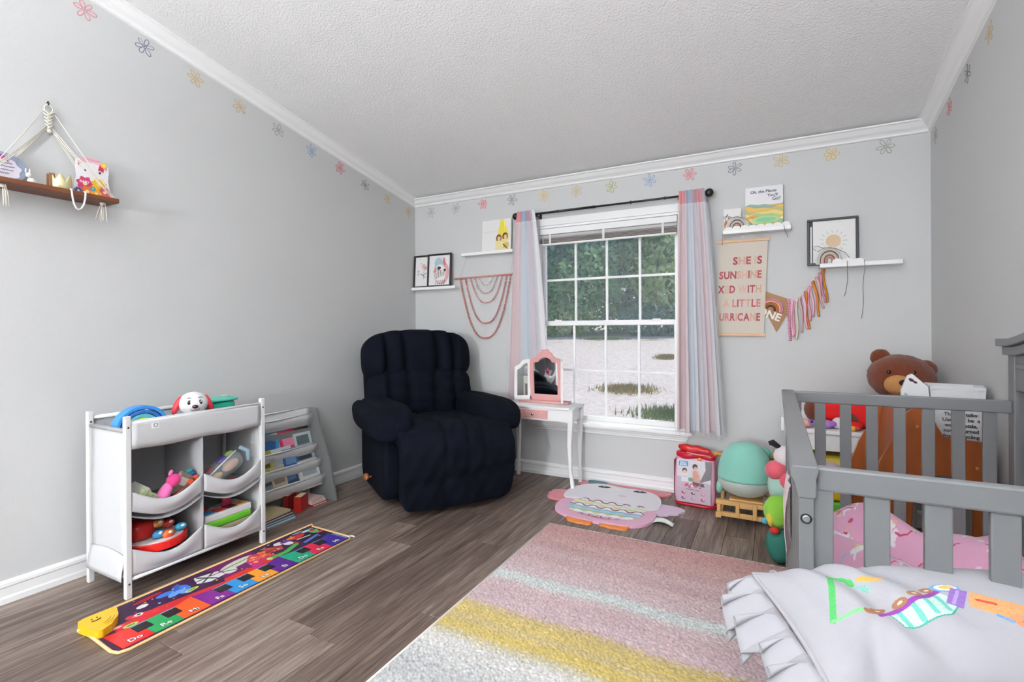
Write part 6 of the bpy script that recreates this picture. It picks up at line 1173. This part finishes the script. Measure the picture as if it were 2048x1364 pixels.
# ================================================================== WINDOW WALL: SHELVES AND WHAT STANDS ON THEM
SHW = mat('shelf_white', '#f0f0f0', 0.4)
def ledge(label, x0, x1, z, d=0.07, th=0.018, scallop=False):
    s = thing('wall_shelf', label, 'shelf', (0, 0, 0), 0, 'white ledges on the window wall')
    MB().box(x0, x1, -d, -0.0002, z-th, z).build('board', SHW, s, bevel=0.003); MB().box(x0, x1, -d-0.004, -d+0.004, z-th, z+0.005).build('front_lip', SHW, s, bevel=0.002)
    return s
ledge('left white ledge holding two black picture frames', 0.008, 0.445, 1.418, 0.060)
ledge('white ledge with the yellow dress card, left of the window', 0.505, 0.965, 1.668, 0.060)
ledge('white ledge with a storybook, right of the window', 2.420, 2.785, 1.660, 0.070); ledge('long white ledge under the sun picture', 2.925, 3.300, 1.425, 0.075)
def pic(label, x0, x1, z0, z1, y, draw, lean=0.06, fw=0.014, base='#e6e4e4', n=90):
    f = thing('picture_frame', label, 'picture', (0, 0, 0))
    M = frame((1,0,0), (0, lean, 1), (0, -1, lean), (x0, y, z0)); w, h = x1-x0, z1-z0
    FM = mat('frame_black', '#232325', 0.4)
    MB().box(0, w, 0, fw, 0, 0.014, 0, M).box(0, w, h-fw, h, 0, 0.014, 0, M).box(0, fw, fw, h-fw, 0, 0.014, 0, M).box(w-fw, w, fw, h-fw, 0, 0.014, 0, M).build('frame', FM, f, bevel=0.002)
    printed('art_print', flat(M @ Matrix.Translation((fw, fw, 0.006))), w-2*fw, h-2*fw, n, n, base, draw, painted('paper_print', 0.6), f, thick=0.002)
    return f
def d_flower(p):
    for x, y, r, c in ((0.085, 0.165, 0.020, '#d9a4a8'), (0.105, 0.150, 0.014, '#c98a94'), (0.030, 0.125, 0.010, '#a8a4b8'), (0.03, 0.10, 0.009, '#b8a0a8'), (0.06, 0.19, 0.006, '#c9b0b4')):
        for k in range(6): p.ell(x+r*0.6*math.cos(k), y+r*0.6*math.sin(k), r*0.5, r*0.35, c, k)
    p.stroke([(0.09, 0.15), (0.085, 0.06)], 0.003, '#55555a'); p.stroke([(0.086, 0.09), (0.11, 0.11)], 0.006, '#4c4c52'); p.stroke([(0.086, 0.085), (0.055, 0.105)], 0.006, '#4c4c52'); p.stroke([(0.087, 0.07), (0.108, 0.08)], 0.005, '#4c4c52')
def d_animal(p):
    p.ell(0.125, 0.10, 0.075, 0.095, '#d9a3a6'); p.ell(0.095, 0.18, 0.040, 0.045, '#a9bfcc'); p.ell(0.110, 0.095, 0.055, 0.075, '#e9e5e2')
    for k in range(9): p.stroke([(0.055+0.012*k, 0.15-0.006*k), (0.062+0.012*k, 0.05+0.004*k)], 0.006, '#2a2a2e' if k % 2 else '#c9b8b2')
    p.ell(0.10, 0.14, 0.018, 0.014, '#2a2a2e'); p.ell(0.155, 0.12, 0.012, 0.012, '#2a2a2e'); p.ell(0.06, 0.12, 0.020, 0.012, '#c9868c', 0.9); p.ell(0.15, 0.19, 0.012, 0.035, '#c4707c', 0.2)
    for k in range(5): p.stroke([(0.07+k*0.02, 0.005), (0.075+k*0.02, 0.04)], 0.005, '#34343a')
pic('left black framed flower picture on the left ledge', 0.010, 0.185, 1.4185, 1.690, -0.030, d_flower)
pic('right black framed animal picture overlapping the flower picture on left ledge', 0.165, 0.400, 1.4185, 1.690, -0.048, d_animal)
def card(name, label, cat, x0, x1, z0, z1, y, base, draw, lean=0.05, th=0.006, n=110, side='#d9d4cc'):
    c = thing(name, label, cat, (0, 0, 0)); M = frame((1,0,0), (0, lean, 1), (0, -1, lean), (x0, y, z0))
    MB().box(0, x1-x0, 0, z1-z0, 0, th, 0, M).build('pages' if name == 'book' else 'board', mat('side_'+side.strip('#'), side, 0.8), c)
    printed('cover' if name == 'book' else 'face', flat(M @ Matrix.Translation((0, 0, th+0.0006))), x1-x0, z1-z0, n, n, base, draw, painted('paper_print', 0.6), c, thick=0.0005); return c, M
def d_dress(p):
    p.poly([(0.165, 0.245), (0.20, 0.225), (0.235, 0.13), (0.235, 0.08), (0.12, 0.06), (0.14, 0.13)], '#e3d24a'); p.poly([(0.19, 0.245), (0.20, 0.15), (0.21, 0.23)], '#f0e46a')
    for x, y in ((0.150, 0.100), (0.205, 0.110)): p.ell(x, y, 0.024, 0.030, '#6a4426'); p.ell(x+0.002, y-0.004, 0.014, 0.018, '#dcb48e'); p.poly([(x-0.035, 0.005), (x+0.035, 0.005), (x+0.018, y-0.02), (x-0.018, y-0.02)], '#dccf9a')
    p.poly([(0.185, 0.02), (0.24, 0.03), (0.235, 0.065), (0.2, 0.06)], '#c9b04a'); p.stroke([(0.19, 0.05), (0.22, 0.02)], 0.010, '#57401f')
c, M = card('greeting_card', 'white card with two figures in yellow on ledge left of window', 'card', 0.680, 0.937, 1.6685, 1.915, -0.030, '#e3e1e0', d_dress)
scribble(M @ Matrix.Translation((0, 0, 0.0076)), 0.080, 0.155, 0.115, 0.016, colm('fine', '#b9b6b4', 0.7), c, 4, 0.0007)
def d_story(p):      # generic banded hills below a pale sky
    p.rect(0, 0.3, 0.0, 0.145, '#d9a95c')
    cols = ['#8fa69a', '#e3b65a', '#b9b478', '#e6cf7a', '#a9bd84', '#d98f4e', '#e9d68a', '#8fb39a', '#e0b050', '#c9a46a']
    for k in range(10):
        yb = 0.145-k*0.0145; p.put((p.Y < yb+0.007*np.sin(p.X*30+k*1.3)+0.004*np.sin(p.X*70+k)), cols[k])
    p.ell(0.11, 0.055, 0.075, 0.022, '#a9d08a'); p.ell(0.11, 0.055, 0.055, 0.013, '#7fbf9a'); p.rect(0, 0.075, 0.012, 0.026, '#eac25a')
c, M = card('book', 'storybook with striped yellow hills on cover, right of window', 'book', 2.543, 2.745, 1.6605, 1.918, -0.028, '#e6e4e6', d_story, th=0.010)
NAVT = colm('navytext', '#33405e', 0.7)
for t_, x, y, s in (('Oh, the Places', 0.098, 0.225, 0.024), ("You'll", 0.146, 0.199, 0.024), ('Go!', 0.166, 0.176, 0.028)): lettering(t_, s, M @ Matrix.Translation((x, y, 0.0118)), NAVT, c, bold=0.0004, depth=0.0001, shear=0.1)
scribble(M @ Matrix.Translation((0, 0, 0.0118)), 0.115, 0.018, 0.070, 0.008, colm('navytext2', '#5a6a6e', 0.7), c, 5, 0.0007)
def d_fox(p):
    p.ell(0.030, 0.045, 0.026, 0.040, '#b9713a'); p.ell(0.036, 0.085, 0.022, 0.024, '#e6e2de'); p.stroke([(0.012, 0.09), (0.024, 0.11)], 0.005, '#4a3a32'); p.ell(0.030, 0.088, 0.004, 0.004, '#2a2422')
card('greeting_card', 'small animal card behind the string rainbow, right of window', 'card', 2.420, 2.520, 1.6605, 1.805, -0.020, '#e3e0de', d_fox, n=70)
def rainbow(label, cx, z0, y, R, cloud_w):
    r = thing('string_rainbow', label, 'ornament', (cx, y, z0), 0, 'neutral cord rainbows on the ledges')
    for k, c in enumerate(('#c9c6c2', '#e6e0da', '#7d6a62', '#e3c6bc', '#d8cfc6', '#7d6a62', '#d9a898', '#b98f80')):
        ra = R*(1-k*0.115)
        if ra < 0.005: break
        MB().tube([(ra*0.86*math.cos(t), -0.0004*k, R*0.35+ra*math.sin(t)) for t in [PI*i/14 for i in range(15)]]+[(-ra*0.86, 0, 0.006)], R*0.052, 6).tube([(ra*0.86, -0.0004*k, R*0.35), (ra*0.86, 0, 0.006)], R*0.052, 6).build('cord_arch', colm('rb_'+c.strip('#'), c, 0.9), r)
    MB().prism([(R*1.05*math.cos(t)*(1+0.05*math.sin(11*t)), R*0.35+R*1.12*math.sin(t)*(1+0.05*math.sin(11*t)) if math.sin(t) > 0 else R*0.3*max(-1, math.sin(t)*2)+R*0.3) for t in [2*PI*k/44 for k in range(44)]], 0.004, 0.008, frame((1,0,0), (0,0,1), (0,1,0), (0, 0, 0.001))).build('backing', colm('rbback', '#d9dcdc', 0.8), r)
    q = random.Random(3); 
    MB().tube([(-R*0.9, -0.006, R*1.1), (-R*0.5, -0.010, R*1.35), (0, -0.012, R*1.42), (R*0.5, -0.010, R*1.25), (R*1.1, -0.01, R*0.9), (R*1.5, -0.008, R*0.3)], 0.0016, 5).tube([(-R*1.0, -0.008, R*1.2), (-R*1.3, -0.008, R*1.5), (-R*0.9, -0.008, R*1.6), (-R*0.4, -0.01, R*1.36)], 0.0016, 5).build('twine', colm('twine', '#7a726a', 0.9), r)
    return r
rainbow('neutral cord rainbow in front of the small animal card', 2.497, 1.6605, -0.048, 0.060, 0.1); rainbow('neutral cord rainbow in front of the sun picture', 2.972, 1.4258, -0.062, 0.066, 0.1)
def clouds(label, x0, x1, z, y, n, sd):
    q = random.Random(sd); P = [(x0, 0)]; 
    for k in range(n):
        a = x0+(x1-x0)*k/n; b = x0+(x1-x0)*(k+1)/n; h = 0.014*q.uniform(0.8, 1.2)
        for i in range(7): t = PI*(1-i/6); P.append(((a+b)/2+(b-a)/2*math.cos(t), 0.008+h*math.sin(t)))
    P.append((x1, 0)); o = MB().prism(P, 0, 0.005, back_M(0, y, z)).build('cloud_garland', colm('cloudw', '#efedec', 0.8)); tag(o, label, 'garland', 'scalloped cloud strips')
clouds('white scalloped cloud strip along the storybook ledge', 2.430, 2.780, 1.6655, -0.0625, 8, 1); clouds('short white scalloped cloud strip on the sun picture ledge', 2.985, 3.130, 1.4305, -0.0675, 3, 2)
def d_sun(p):
    p.ell(0.115, 0.120, 0.037, 0.037, '#d6b896')
    for k in range(15): a = k*2*PI/15; p.stroke([(0.115+0.046*math.cos(a), 0.120+0.046*math.sin(a)), (0.115+0.066*math.cos(a), 0.120+0.066*math.sin(a))], 0.0022, '#a9a298')
    p.rect(0, 0.016, 0, 0.3, '#2a2a2c'); p.rect(0.003, 0.011, 0.0, 0.21, '#d9d9d9')
pic('black framed picture of a rising sun on the long ledge', 2.866, 3.112, 1.4258, 1.690, -0.028, d_sun, 0.03, 0.013, '#e4e2e0', 130)
def string(label, P, name='loose_string'): o = MB().tube(P, 0.0014, 5).build(name, colm('twine', '#7a726a', 0.9)); tag(o, label, 'string', 'twine ends hanging from the ledges')
string('shorter twine end hanging from the long ledge', [(3.053, -0.081, 1.437), (3.053, -0.082, 1.40), (3.058, -0.05, 1.33), (3.052, -0.022, 1.27), (3.046, -0.015, 1.245)]); string('longer twine end hanging from the long ledge', [(3.131, -0.081, 1.437), (3.133, -0.082, 1.40), (3.128, -0.05, 1.30), (3.134, -0.02, 1.20), (3.130, -0.012, 1.15), (3.124, -0.012, 1.118)])
string('short twine end hanging at the right of the storybook ledge', [(2.748, -0.076, 1.665), (2.752, -0.078, 1.64), (2.765, -0.03, 1.615), (2.770, -0.02, 1.60)]); string('twine end hanging left of the word banner', [(2.418, -0.05, 1.655), (2.414, -0.03, 1.62), (2.412, -0.02, 1.585)])
# bead garland under the left ledge
bd = thing('bead_hanging', 'pink wooden bead strands hanging from a coral rod left of window', 'wall hanging', (0, 0, 0))
CORAL = colm('coralrod', '#cf8f86', 0.6)
MB().tube([(0.412, -0.018, 1.480), (0.955, -0.018, 1.492)], 0.0065, 10).build('rod', CORAL, bd)
for (a, b) in (((0.538, -0.03, 1.650), (0.465, -0.018, 1.482)), ((0.945, -0.03, 1.650), (0.955, -0.018, 1.492))): MB().tube([a, b], 0.0009, 5).build('hanging_string', colm('thinstr', '#8f8a86', 0.9), bd)
SPH = MB().ell((0, 0, 0), 1.0, 8, 6).build('bead', [colm('bead0', '#ca8a84', 0.6)], bd); SPH.hide_render = True
me0 = SPH.data; bpy.data.objects.remove(SPH)
BCOL = ['#c98079', '#c98886', '#d9a8a2', '#e0c0b8', '#ebe4de']; bmesh_by = []
for c in BCOL: m_ = me0.copy(); m_.materials.clear(); m_.materials.append(colm('bead_'+c.strip('#'), c, 0.6)); bmesh_by.append(m_)
for k, (xl, xr, zbm, rad) in enumerate(((0.465, 0.924, 1.004, 0.0072), (0.513, 0.889, 1.121, 0.0070), (0.560, 0.850, 1.281, 0.0066), (0.597, 0.806, 1.355, 0.0066), (0.639, 0.766, 1.418, 0.0066))):
    pts = []; L = 0; prev = None; N = 400
    for i in range(N+1):
        t = i/N*2-1; zt = 1.476+0.012*i/N; x = (xl+xr)/2+(xr-xl)/2*t*(0.94+0.06*abs(t)); z = zt-(zt-zbm)*(1-abs(t)**2.6); p_ = Vector((x, -0.018, z))
        if prev is not None: L += (p_-prev).length
        pts.append((L, p_)); prev = p_
    st = MB().tube([p_ for _, p_ in pts[::8]], 0.0010, 4).build('strand', colm('thinstr', '#8f8a86', 0.9), bd); s_ = 0.006; j = 0; step = rad*(2.05 if k < 3 else 2.5)
    while s_ < L:
        while pts[j][0] < s_ and j < N: j += 1
        o = bpy.data.objects.new('bead', bmesh_by[k]); COL.objects.link(o); o.parent = st; o.location = pts[j][1]; o.scale = (rad, rad, rad); s_ += step
# word banner
wb_ = thing('word_banner', 'cream cloth banner with pink capitals beside the right curtain', 'banner', (0, 0, 0)); CAN = mat('canvas_cream', '#cfc5b9', 0.9, var=0.05, vscale=120, bump=0.0005, bscale=250); BATT = mat('batten_wood', '#d6ac85', 0.5, var=0.1, vscale=8)
bM0 = frame((1, 0, -0.012), (0.042, 0, 1), (0, -1, 0), (2.369, -0.014, 1.035))
MB().box(0, 0.272, 0, 0.565, 0, 0.0016, 0, bM0).build('canvas', CAN, wb_)
for z0, ex in ((0.562, 0.012), (-0.012, 0.008)): MB().box(-0.012, 0.272+ex, z0, z0+0.017, -0.002, 0.008, 0, bM0).build('batten', BATT, wb_, bevel=0.002)
MB().tube([bM0 @ Vector((0.02, 0.578, 0.004)), Vector((2.530, -0.030, 1.665)), bM0 @ Vector((0.25, 0.578, 0.004))], 0.0012, 5).build('cord', ROPE, wb_)
MB().prism([(0, 0), (0.010, 0), (0.005, 0.016)], 0, 0.003, back_M(2.523, -0.012, 1.625)).build('hanger_peg', WHITE, wb_)
WC = ['#a84a54', '#c97f7f', '#c9a28e', '#b5565e', '#d3ad98']
LINES = [('SHE IS', 0.446, [0, 2, 3, 0, 4, 0]), ('SUNSHINE', 0.360, [3, 0, 0, 2, 4, 0, 2, 3]), ('MIXED WITH', 0.272, [3, 1, 0, 4, 0, 0, 4, 0, 0, 2]), ('A LITTLE', 0.186, [4, 0, 1, 0, 1, 2, 3, 1]), ('HURRICANE', 0.102, [3, 1, 1, 0, 2, 3, 0, 2, 0])]
FITW = {'SHE IS': 0.165, 'SUNSHINE': 0.240, 'MIXED WITH': 0.292, 'A LITTLE': 0.212, 'HURRICANE': 0.262}
for t_, z, cs in LINES:
    made = []; tot = 0.0
    for ch, ci in zip(t_, cs):
        if ch == ' ': made.append((None, 0.016)); tot += 0.016; continue
        o = lettering(ch, 0.063, Matrix.Identity(4), colm('ban%d' % ci, WC[ci], 0.8), wb_, bold=0.0022, depth=0.0003, align='LEFT', name='letter')
        xs = [v.co.x for v in o.data.vertices]; x0_ = min(xs); w_ = max(xs)-x0_; o.data.transform(Matrix.Translation((-x0_, 0, 0))); made.append((o, w_)); tot += w_+0.005
    k_ = FITW[t_]/tot; x = 0.250-FITW[t_]
    for o, w_ in made:
        if o is not None:
            if x < 0.002: bpy.data.objects.remove(o)
            else: o.data.transform(bM0 @ Matrix.Translation((x, z, 0.0022)) @ Matrix.Diagonal((k_, 1, 1, 1)))
            x += 0.005*k_
        x += w_*k_
# pennant and ribbon garland
pn = thing('birthday_pennant', 'burlap pennant with felt rainbow and ONE lettering', 'pennant', (0, 0, 0))
BUR = mat('burlap', '#a5805c', 0.95, var=0.12, vscale=150, bump=0.001, bscale=400); P0 = frame((0.925, 0, -0.38), (0.38, 0, 0.925), (0, -1, 0), (2.590, -0.007, 1.195))
MB().prism([(0.0, 0.11), (0.172, 0.11), (0.178, 0.02), (0.165, -0.095), (0.086, -0.02), (0.0, -0.095)], 0, 0.0015, P0).build('cloth', BUR, pn)
for k, (r, c) in enumerate(((0.062, '#c98aa4'), (0.050, '#e3a58a'), (0.038, '#b5692e'), (0.022, '#5e3a2a'))):
    MB().tube([P0 @ Vector((0.086+r*math.cos(t), 0.018+r*math.sin(t)*1.02, 0.003)) for t in [PI*i/16 for i in range(17)]], 0.0062, 6).build('felt_arch', colm('pn%d' % k, c, 0.9), pn)
lettering('ONE', 0.062, P0 @ Matrix.Translation((0.090, -0.012, 0.0035)), colm('pnw', '#efe9e4', 0.7), pn, bold=0.002, depth=0.0006)
rg_ = thing('ribbon_garland', 'pink, orange and cream ribbon garland hanging from the long ledge', 'garland', (0, 0, 0))
gp = [(2.770, 1.232), (2.805, 1.222), (2.840, 1.250), (2.875, 1.300), (2.905, 1.345), (2.945, 1.402)]
MB().tube([(x, -0.010, z) for x, z in gp], 0.0015, 5).build('twine', ROPE, rg_)
RC = ['#d98aa8', '#e6b4c6', '#dfa2b8', '#d9cdb8', '#c9a8a8', '#e2b9cc', '#cd6f2a', '#dba0b4', '#e3aec2', '#c87a34', '#d9a8a8', '#c98aa0', '#c27a24']
for k, c in enumerate(RC):
    t = k/(len(RC)-1); j = min(4, int(t*5)); f = t*5-j; x = gp[j][0]*(1-f)+gp[j+1][0]*f; z = gp[j][1]*(1-f)+gp[j+1][1]*f
    L = 0.24-0.03*abs(math.sin(k*2.1))-0.05*t; w = 0.017; sd_ = k*1.3; fall = 0.030*math.cos(sd_)*0.4+0.03*t
    MB().sheet(lambda u, v: Vector((x+(u-0.5)*w*(1-0.35*math.sin(PI*v*0.5))+fall*v+0.004*math.sin(v*6+sd_), -0.012-0.006*math.sin(v*5+sd_)-0.005*math.sin(u*PI)-0.003*(k % 2), z-L*v)), 5, 14, flip=True).build('ribbon', colm('rib'+c.strip('#'), c, 0.8), rg_, solid=0.001)
    MB().ell((x, -0.014, z), (0.009, 0.008, 0.009), 8, 6).build('knot', colm('rib'+c.strip('#'), c, 0.8), rg_)
bpx = MB()
for i in range(16): bpx.ell((2.772-0.006*math.sin(i*0.4), -0.020, 1.215-i*0.0145), (0.0055, 0.0055, 0.0055), 8, 6)
bpx.build('pom_trim', colm('pom', '#dba0b4', 0.8), rg_)
